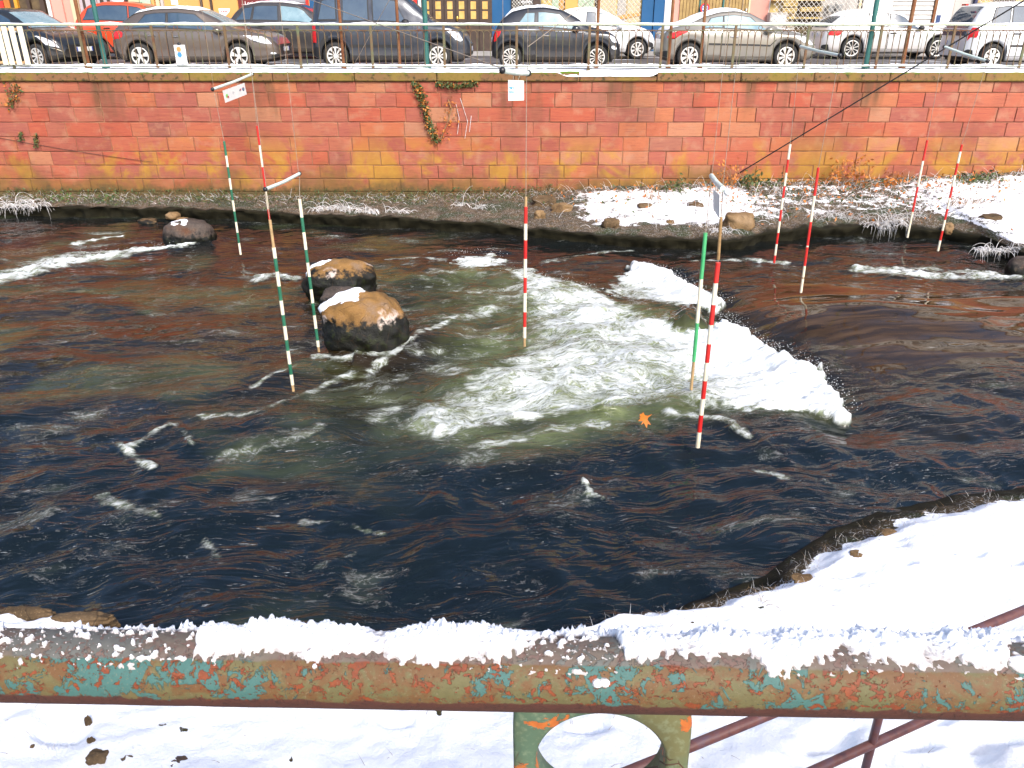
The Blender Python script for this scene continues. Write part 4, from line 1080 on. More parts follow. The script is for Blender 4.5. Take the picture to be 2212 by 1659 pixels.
tuft('big clump of drooping frosted grass under the wall at the left edge', 42, 446, 90, 110, 0.50, 1, w=0.010)
tuft('frosted grass arching over the bank edge, left of two white clumps below the wall', 712, 452, 62, 70, 0.50, 2, droop=0.62, w=0.009)
tuft('frosted grass arching over the bank edge, middle white clump below the wall', 752, 452, 34, 40, 0.52, 3, droop=0.6, w=0.009)
tuft('white frosted grass hanging over the bank edge right of the two big clumps', 790, 456, 40, 50, 0.50, 4, droop=0.65, w=0.009)
tuft('frosted low herb right of the hanging white grass', 860, 458, 52, 46, 0.26, 5, droop=0.4, w=0.008)
tuft('single hanging wisp of frosted grass left of the middle pole', 993, 444, 18, 18, 0.46, 6, droop=0.65, w=0.009)
tuft('frosted herbs by the foot of the wall left of the middle pole', 1050, 448, 60, 50, 0.26, 7, droop=0.35, w=0.008)
tuft('dead frosted weeds standing at the wall left of the snow patch', 1190, 420, 70, 60, 0.42, 8, droop=0.16, w=0.006, m=DRYST, name='dry_weed', cat='weed')
tuft('tall dry seed stalks standing in the snow patch', 1412, 432, 36, 16, 0.85, 9, droop=0.03, w=0.007, m=DRYST, name='dry_weed', up=2.4, cat='weed')
tuft('white frosted grass in the middle of the far snow patch', 1362, 468, 90, 70, 0.42, 10, droop=0.5, w=0.007)
tuft('frosted grass low in the snow below the tall seed stalks', 1440, 480, 70, 50, 0.4, 11, droop=0.5, w=0.007)
tuft('frosted grass beside the chain of the green pole', 1505, 484, 60, 56, 0.42, 12, droop=0.5, w=0.007)
tuft('frosted grass left of the tan stone slab', 1556, 500, 40, 46, 0.36, 13, droop=0.5, w=0.008)
tuft('frosted grass on the bank left of the first red poles on the right', 1660, 462, 60, 60, 0.42, 14, droop=0.45, w=0.007)
tuft('pale grass hanging over the bank edge between the right hand poles', 1905, 490, 80, 90, 0.50, 15, droop=0.62, w=0.008)
tuft('frosted dry grass between the second and third red poles', 1820, 468, 110, 90, 0.45, 16, droop=0.45, w=0.006)
tuft('frosted grass just left of the last two red poles', 1945, 470, 70, 60, 0.4, 17, droop=0.45, w=0.007)
tuft('dry frosted stems below the green bush at right', 2075, 470, 60, 50, 0.42, 18, droop=0.4, w=0.007, m=DRYST, name='dry_weed', cat='weed')
tuft('frosted herbs overhanging the water at the far right bank', 2160, 526, 90, 90, 0.32, 19, droop=0.55, w=0.009)
tuft('dry curled stalks leaning from the snow at the near shore', 1640, 1282, 22, 7, 0.3, 20, f=near_z, droop=0.45, w=0.004, m=DRYST, name='dry_weed', cat='weed')
def leafy(label, name, cat, px0, px1, py0, py1, n, leafm, stemm, size, seed, on_wall=False, f=far_z, dense=1.0, leaf_kind=True):
    """a plant of stems with leaf faces between two picture columns and rows"""
    r = random.Random(seed)
    pb = at_y((px0 + px1) / 2, py1, WALL_Y - 0.25 if not on_wall else WALL_Y - 0.03)
    t = thing(name, pb, label, cat)
    st = MB(); lf = MB()
    for k in range(n):
        px = r.uniform(px0, px1); top = r.uniform(py0, (py0 + py1) / 2)
        yy = WALL_Y - (0.04 if on_wall else r.uniform(0.12, 0.9))
        a = at_y(px + r.uniform(-10, 10), py1, yy); c = at_y(px + r.uniform(-12, 12), top, yy)
        if not on_wall: a.z = f(a.x, yy)
        P = [a.lerp(c, q / 6) + Vector((r.uniform(-0.05, 0.05), r.uniform(-0.03, 0.03) if not on_wall else 0, 0)) for q in range(7)]
        st = MB(); st.tube(P, [0.009 - 0.001 * q for q in range(7)], 4); st.build('stem', stemm, t)
        for q in range(int(9 * dense)):
            p = a.lerp(c, r.uniform(0.15, 1)) + Vector((r.gauss(0, 0.08), r.uniform(-0.08, 0.0) if on_wall else r.gauss(0, 0.1), r.gauss(0, 0.06)))
            leaf_face(lf, p, size * r.uniform(0.6, 1.3), r)
    o = lf.build('leaves', leafm, t); tag(o, kind='stuff')
    return t
def leaf_face(b, p, s, r):
    a = Vector((r.gauss(0, 1), r.gauss(0, 1) - 0.3, r.gauss(0, 1))).normalized(); c = a.cross(Vector((r.gauss(0, 1), r.gauss(0, 1), r.gauss(0, 1)))).normalized()
    q = a.cross(c)
    b.add([p - a * s, p + c * s * 0.5 + q * s * 0.15, p + a * s, p - c * s * 0.5 + q * s * 0.15], [(0, 1, 2, 3)])
leafy('dry orange leaved shrub at the wall foot behind the coloured sign', 'dry_shrub', 'shrub', 1562, 1600, 345, 405, 9, ORLEAF, DRYST, 0.05, 31)
leafy('green bush with snow at the wall foot right of the coloured sign', 'green_bush', 'bush', 1600, 1680, 375, 415, 12, GRLEAF, DRYST, 0.06, 32, dense=1.8)
leafy('tall orange leaved bramble against the wall between the right hand poles', 'bramble', 'shrub', 1795, 1872, 330, 405, 16, ORLEAF, DRYST, 0.055, 33, dense=1.3)
leafy('low orange leaved bramble left of the second last pole', 'bramble', 'shrub', 1890, 1950, 372, 425, 9, ORLEAF, DRYST, 0.055, 34)
leafy('dark green frosted bush at the foot of the wall on the far right', 'green_bush', 'bush', 2060, 2150, 382, 440, 22, GRLEAF, DRYST, 0.06, 35, dense=2.6)
leafy('small dark green plant at the wall foot left of the snow patch', 'green_bush', 'bush', 1445, 1490, 385, 425, 8, GRLEAF, DRYST, 0.05, 36, dense=1.8)
leafy('little green plant at the foot of the wall left of centre', 'green_bush', 'bush', 205, 245, 418, 446, 6, GRLEAF2, DRYST, 0.035, 37, dense=1.6)
leafy('small bright green plant on the left bank edge', 'green_bush', 'bush', 118, 150, 420, 444, 6, GRLEAF2, DRYST, 0.035, 38, dense=1.6)
# ivy on the wall: long hanging strand, crown under the coping
def ivy(label, path, wd, n, seed, m2=ORLEAF, share=0.25):
    r = random.Random(seed); pts = [at_y(x, y, WALL_Y - 0.05) for x, y in path]
    t = thing('ivy', pts[-1], label, 'ivy')
    st = MB(); st.tube(pts, 0.014, 5); st.build('stem', DRYST, t)
    lf = [MB(), MB()]
    for k in range(n):
        i = r.randrange(len(pts) - 1); p = pts[i].lerp(pts[i + 1], r.random()) + Vector((r.gauss(0, wd), -r.uniform(0, 0.10), r.gauss(0, wd * 0.5)))
        leaf_face(lf[1 if r.random() < share else 0], p, r.uniform(0.025, 0.05), r)
    for b_, m in zip(lf, (GRLEAF, m2)):
        if b_.f: tag(b_.build('leaves', m, t), kind='stuff')
ivy('dark ivy strand hanging from the coping slantwise down the red wall', [(897, 178), (905, 195), (915, 220), (921, 245), (926, 265), (936, 290), (945, 305)], 0.055, 620, 41)
ivy('short ivy beard under the coping right of the long strand', [(945, 180), (965, 184), (990, 186), (1015, 182), (1028, 179)], 0.06, 330, 42, share=0.12)
ivy('sparse orange creeper on the wall right of the ivy strand', [(950, 305), (960, 280), (968, 262), (975, 235), (968, 215)], 0.10, 90, 43, share=0.75)
ivy('brown moss and ivy run at the upper left end of the wall', [(30, 182), (34, 205), (26, 230)], 0.10, 130, 44, share=0.5)
ivy('small moss tuft on the red wall near its left edge', [(78, 290), (80, 318)], 0.03, 60, 45, share=0.1)
ivy('moss tuft on the red wall at the extreme left', [(46, 285), (48, 302)], 0.03, 40, 46, share=0.1)
# bare pale stems on the wall, a bramble arch at the far right
for path, lab in (([(988, 290), (992, 255), (985, 225)], 'left'), ([(1004, 300), (1010, 262), (1000, 230), (994, 212)], 'middle'), ([(1014, 285), (1018, 250)], 'right')):
    b = MB(); b.tube([at_y(x, y, WALL_Y - 0.05) for x, y in path], 0.005, 4)
    tag(b.build('dry_weed', FROST), 'thin pale bare weed on the wall right of the ivy, %s of three' % lab, 'weed', 'bare weeds on the wall')
b = MB(); b.tube([at_y(2050, 462, 17.2), at_y(2095, 445, 17.6), at_y(2150, 412, 18.2), at_y(2185, 398, 18.6), at_y(2230, 392, 18.9)], 0.014, 6)
tag(b.build('bramble_cane', FROST), 'long pale bramble cane arching over the right snow bank', 'cane')
# undergrowth nobody could count: stalks, fallen leaves and twigs on the far bank, moss at the wall foot, grass in the near snow
def undergrowth():
    r = random.Random(77); b = MB()
    for k in range(2600):
        x = r.uniform(4.6, 12.5) if r.random() < 0.8 else r.uniform(0.6, 5.0)
        y = WALL_Y - abs(r.gauss(0, 1.4)) - 0.1
        ys = float(np.interp(x, [p[0] for p in FAR_SHORE], [p[1] for p in FAR_SHORE]))
        if y < ys + 0.15 or y > WALL_Y - 0.1: continue
        p = (x, y, far_z(x, y) - 0.01)
        if r.random() < 0.55: blade(b, p, (r.uniform(-1, 1), r.uniform(-1, 0.4), r.uniform(0.3, 1.4)), r.uniform(0.12, 0.42), r.uniform(0.1, 0.6), r.uniform(0.003, 0.007), r.choice([0, 0, 1]), 4)
        else: leaf_face_m(b, Vector(p) + Vector((0, 0, r.uniform(0.01, 0.14))), r.uniform(0.025, 0.06), r, r.choice([2, 2, 3, 1]))
    for k in range(4200):                                       # frosted moss and weeds along the left ledge
        x = r.uniform(-12.5, 1.0); y = WALL_Y - abs(r.gauss(0, 0.45)) - 0.03
        ys = float(np.interp(x, [p[0] for p in FAR_SHORE], [p[1] for p in FAR_SHORE]))
        if y < ys + 0.1: continue
        p = (x, y, far_z(x, y) - 0.01)
        if r.random() < 0.5: blade(b, p, (r.uniform(-1, 1), r.uniform(-1, 0.2), r.uniform(0.5, 1.4)), r.uniform(0.06, 0.22), r.uniform(0.2, 0.6), r.uniform(0.003, 0.006), r.choice([0, 1, 1]), 3)
        else: leaf_face_m(b, Vector(p) + Vector((0, 0, r.uniform(0.0, 0.2) if y > WALL_Y - 0.2 else 0.03)), r.uniform(0.02, 0.045), r, 3)
    tag(b.build('undergrowth', [FROST, DRYST, ORLEAF, GRLEAF]), 'frosted stalks, moss and fallen leaves scattered over the far bank', 'undergrowth', kind='stuff')
    b = MB()
    for k in range(1500):
        if r.random() < 0.6:                                     # fringe along the near shore
            i = r.randrange(8, len(NEAR_SHORE) - 3); f = r.random()
            x = NEAR_SHORE[i][0] * (1 - f) + NEAR_SHORE[i + 1][0] * f; y = NEAR_SHORE[i][1] * (1 - f) + NEAR_SHORE[i + 1][1] * f - abs(r.gauss(0.42, 0.18))
        else: x, y = r.uniform(-3.6, 6), r.uniform(2.9, 5.4)
        ys = float(np.interp(x, [p[0] for p in NEAR_SHORE], [p[1] for p in NEAR_SHORE]))
        if y > ys - 0.15: continue
        blade(b, (x, y, near_z(x, y) - 0.01), (r.uniform(-1, 1), r.uniform(-0.8, 0.8), r.uniform(0.3, 1.2)), r.uniform(0.03, 0.11), r.uniform(0.1, 0.5), r.uniform(0.0010, 0.0022), r.choice([0, 0, 1]), 3)
    tag(b.build('near_grass', [FROST, DRYST]), 'sparse frosted grass blades sticking out of the near snow', 'grass', kind='stuff')
def leaf_face_m(b, p, s, r, mi):
    n = len(b.f); leaf_face(b, p, s, r)
    b.m[n] = mi
undergrowth()
# droplets thrown up along the edge of the white water
def spray():
    r = random.Random(9); bm0 = bmesh.new(); bmesh.ops.create_icosphere(bm0, subdivisions=1, radius=1)
    V = [v.co.copy() for v in bm0.verts]; Fc = [[v.index for v in f.verts] for f in bm0.faces]; bm0.free(); b = MB()
    for path, n in (([(1552, 690), (1590, 704), (1640, 742), (1700, 768), (1770, 800), (1800, 848), (1832, 898)], 700), ([(1400, 580), (1445, 592), (1490, 618), (1530, 640), (1568, 658)], 330),
                    ([(968, 565), (1000, 552), (1060, 549), (1090, 560)], 90), ([(1100, 590), (1180, 600), (1260, 620), (1330, 645)], 120), ([(60, 580), (150, 560), (250, 548), (340, 536), (405, 530)], 140), ([(1400, 700), (1440, 720), (1430, 760)], 70)):
        W = wpts(path)
        for k in range(n):
            i = r.randrange(len(W) - 1); f = r.random(); q = abs(r.gauss(0, 0.07))
            c = Vector((W[i][0] * (1 - f) + W[i + 1][0] * f + r.gauss(-0.02, 0.10), W[i][1] * (1 - f) + W[i + 1][1] * f + r.gauss(0, 0.10), 0.03 + q)); s = r.uniform(0.0015, 0.0045) * (1.3 if q < 0.08 else 0.7)
            b.add([c + v * s for v in V], Fc)
    tag(b.build('spray', M('spray_drops', (0.85, 0.87, 0.88), 5, 0.3)), 'white droplets flying above the breaking edge of the rapid', 'spray', kind='stuff')
spray()
# maple leaf carried by the wave
def maple():
    c = at_z(1393, 903, 0.17); s = 0.10
    out = [(0, 1.0), (0.18, 0.55), (0.5, 0.72), (0.42, 0.35), (0.95, 0.3), (0.6, 0.0), (0.75, -0.35), (0.3, -0.3), (0.08, -0.45), (0.05, -1.0), (-0.05, -1.0), (-0.08, -0.45), (-0.3, -0.3), (-0.75, -0.35), (-0.6, 0.0), (-0.95, 0.3), (-0.42, 0.35), (-0.5, 0.72), (-0.18, 0.55)]
    a = R(115); rl = random.Random(3); out = [(x * rl.uniform(0.7, 1.15), y * rl.uniform(0.6, 1.1)) for x, y in out]
    b = MB(); loop = [(c.x + s * (x * math.cos(a) - y * math.sin(a)), c.y + s * (x * math.sin(a) + y * math.cos(a)), c.z + s * (0.55 * (x * math.sin(a) + y * math.cos(a)) - 0.25 * abs(x))) for x, y in out]
    b.prism(loop, (0, 0, 0.003)); tag(b.build('maple_leaf', M('orange_maple_leaf', [(0.42, 0.10, 0.006), (0.55, 0.16, 0.01)], 14, 0.5)), 'bright orange maple leaf carried by the wave below the white water', 'leaf')
maple()

# ================================================================== CARS
GLASS = M('car_glass', [(0.02, 0.045, 0.08), (0.05, 0.08, 0.11)], 2, 0.06)
GLASS.node_tree.nodes['Principled BSDF'].inputs['Specular IOR Level'].default_value = 0.9
FROSTGLASS = M('frosted_glass', [(0.08, 0.17, 0.22), (0.22, 0.32, 0.36)], 2, 0.25)
TYRE = M('tyre_rubber', [(0.012, 0.012, 0.012), (0.025, 0.024, 0.022)], 12, 0.8)
ALLOY = M('alloy_wheel', [(0.62, 0.6, 0.56), (0.72, 0.7, 0.66)], 12, 0.35, metal=0.4)
CHROME = M('chrome', (0.7, 0.7, 0.7), 12, 0.15, metal=1.0)
TRIM = M('black_trim', [(0.012, 0.012, 0.013), (0.022, 0.021, 0.02)], 8, 0.55)
REDL = M('red_lamp_glass', [(0.55, 0.01, 0.012), (0.65, 0.02, 0.02)], 8, 0.15)
CLEARL = M('clear_lamp_glass', [(0.6, 0.63, 0.66), (0.75, 0.77, 0.8)], 8, 0.1)
PLATE = M('number_plate_white', (0.72, 0.72, 0.68), 5, 0.5)
BLUEPL = M('number_plate_blue', (0.02, 0.06, 0.4), 5, 0.5)
def paint(name, c, metal=0.3, rough=0.3):
    t = NT(name); co = t.pos(); z = t.xyz(co)
    d = t.math('MULTIPLY', t.step(t.math('ADD', z[2], t.math('MULTIPLY', t.noise(co, 3, 5), 0.25)), 3.75, 3.2), 0.5)     # road salt on the sills
    cc = t.mix(t.noise(co, 2.0, 4), c, tuple(x * 0.88 for x in c))
    cc = t.mix(d, cc, (0.2, 0.17, 0.14))
    return t.set(Base_Color=cc, Roughness=rough, Metallic=metal, Coat_Weight=0.6, Coat_Roughness=0.06)

class Car:
    def __init__(s, label, x0, x1, ynear, W, top, belt, mat, wheels=(0.18, 0.81), R_=0.31, tumble=0.76):
        s.L = x1 - x0; s.W = W; s.R = R_; s.cx = (x0 + x1) / 2; s.cy = ynear + W / 2; s.z0 = ROAD_Z
        s.top = top; s.belt = belt; s.mat = mat; s.wx = [(w - 0.5) * s.L for w in wheels]; s.tum = tumble
        s.root = thing('parked_car', (s.cx, s.cy, s.z0), label, 'car', 'cars parked along the street')
        xs = set(np.round(np.linspace(-s.L / 2, s.L / 2, 96), 4)) | {round(-s.L / 2 + q, 4) for q in (0.01, 0.03, 0.06)} | {round(s.L / 2 - q, 4) for q in (0.01, 0.03, 0.06)}
        s.Ra = s.R + 0.055
        for w in s.wx: xs |= {round(w - s.Ra, 4), round(w + s.Ra, 4)} | {round(w + s.Ra * math.sin(a * PI / 16), 4) for a in range(-7, 8)}
        s.xs = sorted(xs)
        tx = np.array([p[0] for p in top]); tz = np.array([p[1] for p in top])
        f = np.linspace(0, 1, 401); z = np.interp(f, tx, tz)
        k = np.ones(15) / 15; zs = np.convolve(np.pad(z, 7, mode='edge'), k, 'valid')
        wgt = np.clip(np.minimum(f, 1 - f) / 0.04, 0, 1); s._f, s._z = f, z * (1 - wgt) + zs * wgt
    def zt(s, x): return float(np.interp(x / s.L + 0.5, s._f, s._z))
    def zb_belt(s, x):
        b = float(np.interp(x / s.L + 0.5, [p[0] for p in s.belt], [p[1] for p in s.belt])); return min(b, s.zt(x) - 0.03)
    def zb(s, x):
        f = abs(2 * x / s.L); z = 0.20 + 0.10 * max(0, (f - 0.8) / 0.2) ** 1.5
        for w in s.wx:
            if abs(x - w) < s.Ra: z = max(z, s.R + math.sqrt(max(0, s.Ra ** 2 - (x - w) ** 2)))
        return z
    def hw(s, x):
        f = abs(2 * x / s.L); return s.W / 2 * (1 - 0.05 * f ** 3 - 0.20 * max(0, (f - 0.86) / 0.14) ** 2.2)
    def section(s, x):
        zt, zl, zb, w = s.zt(x), s.zb_belt(x), s.zb(x), s.hw(x)
        zb = min(zb, zl - 0.04); h = zl - zb; g = zt - zl; q = min(1, g / 0.42)
        wr = w * (0.93 * (1 - q) + s.tum * q); c = min(0.07, 0.35 * g)
        return [(w * 0.9, zb), (w * 0.975, zb + 0.03), (w * 0.99, zb + 0.22 * h), (w * 1.0, zb + 0.5 * h), (w * 0.995, zb + 0.78 * h), (w * 0.965, zl - 0.01), (w * 0.945, zl + 0.012 * q),
                (w * 0.945 * 0.5 + wr * 0.5, zl + (g - c) * 0.5), (wr, zt - c), (wr * 0.93, zt - c * 0.35), (wr * 0.6, zt - 0.005), (0, zt)]
    def P(s, x, y, z): return (s.cx + x, s.cy + y, s.z0 + z)
    def body(s):
        b = MB(); rows = []
        for x in s.xs:
            sec = s.section(x)
            rows.append([s.P(x, -y, z) for y, z in sec] + [s.P(x, y, z) for y, z in sec[-2::-1]])
        n = len(rows[0])
        b.grid(rows, 0)
        b.f[-(len(rows) - 1) * (n - 1):] = [f[::-1] for f in b.f[-(len(rows) - 1) * (n - 1):]]
        m0 = len(b.v)
        for r_, rev in ((rows[0], False), (rows[-1], True)):
            b.add(r_, [tuple(range(n)) if not rev else tuple(range(n))[::-1]], 0, False)
        for i in range(len(rows) - 1):
            b.f.append((i * n, i * n + n - 1, (i + 1) * n + n - 1, (i + 1) * n)); b.m.append(1); b.sm.append(False)
        b.build('body', [s.mat, TRIM], s.root)
    def side(s, x, v, side=-1, off=0.006, upper=False):
        """a point on the flank: v from sill to belt, or belt to roof edge when upper"""
        sec = s.section(x)
        pts = sec[6:9] if upper else sec[1:6]
        d = [0]
        for a, c in zip(pts, pts[1:]): d.append(d[-1] + math.hypot(c[0] - a[0], c[1] - a[1]))
        t = v * d[-1]; y = float(np.interp(t, d, [p[0] for p in pts])); z = float(np.interp(t, d, [p[1] for p in pts]))
        return Vector(s.P(x, side * (y + off), z + (off * 0.35 if upper else 0)))
    def patch(s, name, m, xb, xt, v=(0.06, 0.9), upper=False, off=0.006, sides=(-1, 1), nx=10, nv=5, parent=None, rnd_=0.0):
        for sd in sides:
            b = MB(); rows = []
            for i in range(nv + 1):
                f = i / nv; vv = v[0] + (v[1] - v[0]) * f
                a = xb[0] + (xt[0] - xb[0]) * f; c = xb[1] + (xt[1] - xb[1]) * f
                if rnd_:
                    e = rnd_ * (1 - math.sqrt(max(0, 1 - (2 * f - 1) ** 2))); a += e * (c - a); c -= e * (c - a)
                rows.append([s.side((a + (c - a) * j / nx - 0.5) * s.L, vv, sd, off, upper) for j in range(nx + 1)])
            b.grid(rows, 0); b.build(name, m, parent or s.root)
    def window(s, xb, xt, v=(0.10, 0.88), m=None, sides=(-1, 1)):
        s.patch('window_seal', TRIM, (xb[0] - 0.007, xb[1] + 0.007), (xt[0] - 0.007, xt[1] + 0.007), (v[0] - 0.06, v[1] + 0.05), True, 0.004, sides)
        s.patch('side_window', m or GLASS, xb, xt, v, True, 0.008, sides)
    def top_patch(s, name, m, f0, f1, wfac=0.86, off=0.007, nx=10, ny=8, wfun=None):
        b = MB(); rows = []
        for i in range(nx + 1):
            x = (f0 + (f1 - f0) * i / nx - 0.5) * s.L; sec = s.section(x)
            sl = (s.zt(x + 0.03) - s.zt(x - 0.03)) / 0.06; nrm = Vector((-sl, 0, 1)).normalized()
            row = []
            for j in range(ny + 1):
                u = -1 + 2 * j / ny; y = u * sec[9][0] * wfac
                z = float(np.interp(abs(y), [0, sec[10][0], sec[9][0]], [sec[11][1], sec[10][1], sec[9][1]]))
                o = off if not wfun else wfun(i / nx, u)
                row.append(Vector(s.P(x, y, z)) + nrm * o)
            rows.append(row)
        b.grid(rows, 0); return b.build(name, m, s.root)
    def snow(s, f0, f1, th=0.05, wfac=1.04):
        s.top_patch('snow_cover', SNOW, f0, f1, wfac, wfun=lambda a, u: max(-0.006, th * min(1, 6 * min(a, 1 - a) + 0.05) * min(1, 4 * (1 - abs(u)) + 0.1) * (0.8 + 0.5 * mnoise.noise(Vector((a * 9, u * 4, s.cx))))), nx=34, ny=16)
    def wheels(s, spokes=9, hub=0.68, side=(-1, 1), m=ALLOY, thin=1.0):
        for w in s.wx:
            for sd in side:
                yo = sd * (s.hw(w) - 0.005); Rr = s.R; b = MB()
                prof = [(hub * Rr, 0.0), (hub * Rr * 1.06, 0.012), (Rr * 0.93, 0.008), (Rr, -0.025), (Rr, -0.17), (Rr * 0.9, -0.19), (hub * Rr, -0.18)]
                n = 28; rows = [[s.P(w + p[0] * math.cos(2 * PI * k / n), yo + sd * p[1], Rr + p[0] * math.sin(2 * PI * k / n)) for k in range(n + 1)] for p in prof]
                b.grid(rows, 0); wh = b.build('wheel', TYRE, s.root)
                b = MB(); rr = hub * Rr
                ring = [(rr, 0.004), (rr * 0.93, 0.010), (rr * 0.86, 0.0)]
                b.grid([[s.P(w + p[0] * math.cos(2 * PI * k / n), yo + sd * p[1], Rr + p[0] * math.sin(2 * PI * k / n)) for k in range(n + 1)] for p in ring], 0)
                for k in range(spokes):
                    a = 2 * PI * k / spokes + 0.3; a2 = 0.42 * PI / spokes * thin
                    q = [(rr * 0.18, a - a2 * 1.6), (rr * 0.9, a - a2), (rr * 0.9, a + a2), (rr * 0.18, a + a2 * 1.6)]
                    b.prism([s.P(w + p * math.cos(t), yo + sd * 0.0, Rr + p * math.sin(t)) for p, t in q], (0, -sd * 0.03, 0))
                b.prism([s.P(w + rr * 0.24 * math.cos(2 * PI * k / 12), yo + sd * 0.008, Rr + rr * 0.24 * math.sin(2 * PI * k / 12)) for k in range(12)], (0, -sd * 0.04, 0))
                b.build('rim', m, wh)
                b = MB(); b.prism([s.P(w + rr * 0.98 * math.cos(2 * PI * k / 16), yo - sd * 0.06, Rr + rr * 0.98 * math.sin(2 * PI * k / 16)) for k in range(16)], (0, -sd * 0.02, 0)); b.build('brake_disc', TRIM, wh)
        b = MB()                                                        # dark wheel housings and underbody
        for w in s.wx:
            b.box(s.P(w - s.Ra, -s.W * 0.36, 0.25), s.P(w + s.Ra, s.W * 0.36, s.R + s.Ra + 0.02))
        b.box(s.P(-s.L * 0.44, -s.W * 0.40, 0.17), s.P(s.L * 0.44, s.W * 0.40, 0.3)); b.build('underbody', TRIM, s.root)
    def door(s, x0, x1, handle=None, v0=0.12):
        s.patch('door_gap', TRIM, (x0 - 0.003, x1 + 0.003), (x0 - 0.003, x1 + 0.003), (v0 - 0.012, 1.0), False, 0.002, nx=14, nv=8)
        for sd in (-1, 1):
            b = MB(); rows = []
            for i in range(9):
                vv = v0 + (1.0 - v0) * i / 8; rows.append([s.side((x0 + (x1 - x0) * j / 14 - 0.5) * s.L, vv, sd, 0.004) for j in range(15)])
            b.grid(rows, 0); d = b.build('door', s.mat, s.root)
            if handle is not None:
                p = s.side((handle - 0.5) * s.L, 0.80, sd, 0.02); b = MB(); b.bevbox((p.x - 0.10, p.y - 0.014, p.z - 0.016), (p.x + 0.10, p.y + 0.014, p.z + 0.016), 0.008)
                b.build('door_handle', s.hm, d)
    hm = TRIM
    def mirror(s, f, m=None, size=1.0):
        for sd in (-1, 1):
            p = s.side((f - 0.5) * s.L, 0.98, sd, 0.10); b = MB(); b.ball((p.x, p.y, p.z + 0.07), (0.10 * size, 0.085 * size, 0.075 * size)); o = b.build('mirror', m or s.mat, s.root)
            q = s.side((f - 0.5) * s.L, 0.98, sd, 0.0); b = MB(); b.tube([q + Vector((0, 0, 0.0)), (p.x, p.y, p.z + 0.04)], 0.03, 6); b.build('mirror_arm', TRIM, o)
    def lamp(s, name, m, x0, x1, v, slant=0.0, off=0.010, rnd_=0.5):
        s.patch(name, m, (x0, x1), (x0 + slant, x1 + slant), v, False, off, rnd_=rnd_, nx=8, nv=6)
    def plate(s, front=True, z=0.48):
        x = s.L / 2 if front else -s.L / 2; e = 0.012 if front else -0.012
        b = MB(); b.box(s.P(min(x, x + e), -0.26, z - 0.055), s.P(max(x, x + e), 0.26, z + 0.055)); o = b.build('number_plate', PLATE, s.root)
        b = MB(); x2 = x + e
        for y0 in (-0.27, 0.225): b.box(s.P(min(x2, x2 + e * 0.3), y0 + 0.01, z - 0.05), s.P(max(x2, x2 + e * 0.3), y0 + 0.04, z + 0.05))
        b.build('blue_strip', BLUEPL, o)
    def strip(s, name, m, x0, x1, v0, v1, off=0.012):
        s.patch(name, m, (x0, x1), (x0, x1), (v0, v1), False, off, nx=12, nv=2)
    def bumper(s):
        s.patch('front_bumper', TRIM, (0.955, 0.998), (0.965, 0.998), (0.0, 0.22), False, 0.008); s.patch('rear_bumper', TRIM, (0.002, 0.05), (0.002, 0.04), (0.0, 0.25), False, 0.008)
        b = MB(); b.box(s.P(s.L / 2 - 0.01, -s.W * 0.30, 0.34), s.P(s.L / 2 + 0.008, s.W * 0.30, 0.60)); b.build('grille', TRIM, s.root)

HATCH = [(0, 0.62), (0.012, 0.86), (0.04, 0.98), (0.09, 1.18), (0.17, 1.37), (0.28, 1.455), (0.42, 1.475), (0.53, 1.43), (0.64, 1.22), (0.735, 1.0), (0.80, 0.955), (0.91, 0.86), (0.965, 0.75), (0.99, 0.62), (1, 0.5)]
HBELT = [(0, 0.95), (0.3, 0.96), (0.6, 0.90), (0.75, 0.86), (1, 0.8)]
SUV = [(0, 0.7), (0.012, 0.95), (0.035, 1.12), (0.08, 1.40), (0.14, 1.60), (0.26, 1.69), (0.42, 1.69), (0.53, 1.63), (0.65, 1.32), (0.72, 1.13), (0.80, 1.08), (0.92, 0.98), (0.97, 0.84), (0.99, 0.7), (1, 0.55)]
SBELT = [(0, 1.13), (0.3, 1.10), (0.7, 1.02), (1, 0.95)]
VAN = [(0, 0.7), (0.006, 1.1), (0.02, 1.55), (0.045, 1.76), (0.12, 1.85), (0.4, 1.86), (0.52, 1.83), (0.60, 1.70), (0.69, 1.40), (0.765, 1.14), (0.84, 1.08), (0.93, 0.96), (0.975, 0.80), (0.992, 0.65), (1, 0.5)]
VBELT = [(0, 1.12), (0.45, 1.12), (0.72, 1.06), (1, 0.98)]
BUBBLE = [(0, 0.6), (0.012, 0.85), (0.04, 1.02), (0.09, 1.24), (0.16, 1.40), (0.27, 1.48), (0.40, 1.50), (0.53, 1.44), (0.65, 1.25), (0.745, 1.04), (0.84, 0.98), (0.93, 0.86), (0.975, 0.73), (0.992, 0.6), (1, 0.48)]
BBELT = [(0, 0.97), (0.3, 0.98), (0.7, 0.92), (1, 0.84)]
COUPE = [(0, 0.62), (0.008, 0.86), (0.03, 0.98), (0.10, 1.04), (0.16, 1.10), (0.25, 1.27), (0.35, 1.38), (0.45, 1.41), (0.55, 1.36), (0.66, 1.15), (0.735, 0.99), (0.80, 0.95), (0.92, 0.82), (0.97, 0.69), (0.992, 0.57), (1, 0.46)]
CBELT = [(0, 0.95), (0.3, 0.96), (0.6, 0.91), (0.75, 0.86), (1, 0.78)]
MPV = [(0, 0.65), (0.008, 0.95), (0.025, 1.15), (0.06, 1.42), (0.10, 1.55), (0.22, 1.62), (0.42, 1.62), (0.53, 1.56), (0.66, 1.28), (0.75, 1.06), (0.82, 1.0), (0.93, 0.88), (0.975, 0.75), (0.992, 0.62), (1, 0.5)]
MBELT = [(0, 1.02), (0.35, 1.02), (0.7, 0.95), (1, 0.88)]
NEARY, FARY = 22.45, 27.75
def X(px, y, py=100): return at_y(px, py, y).x

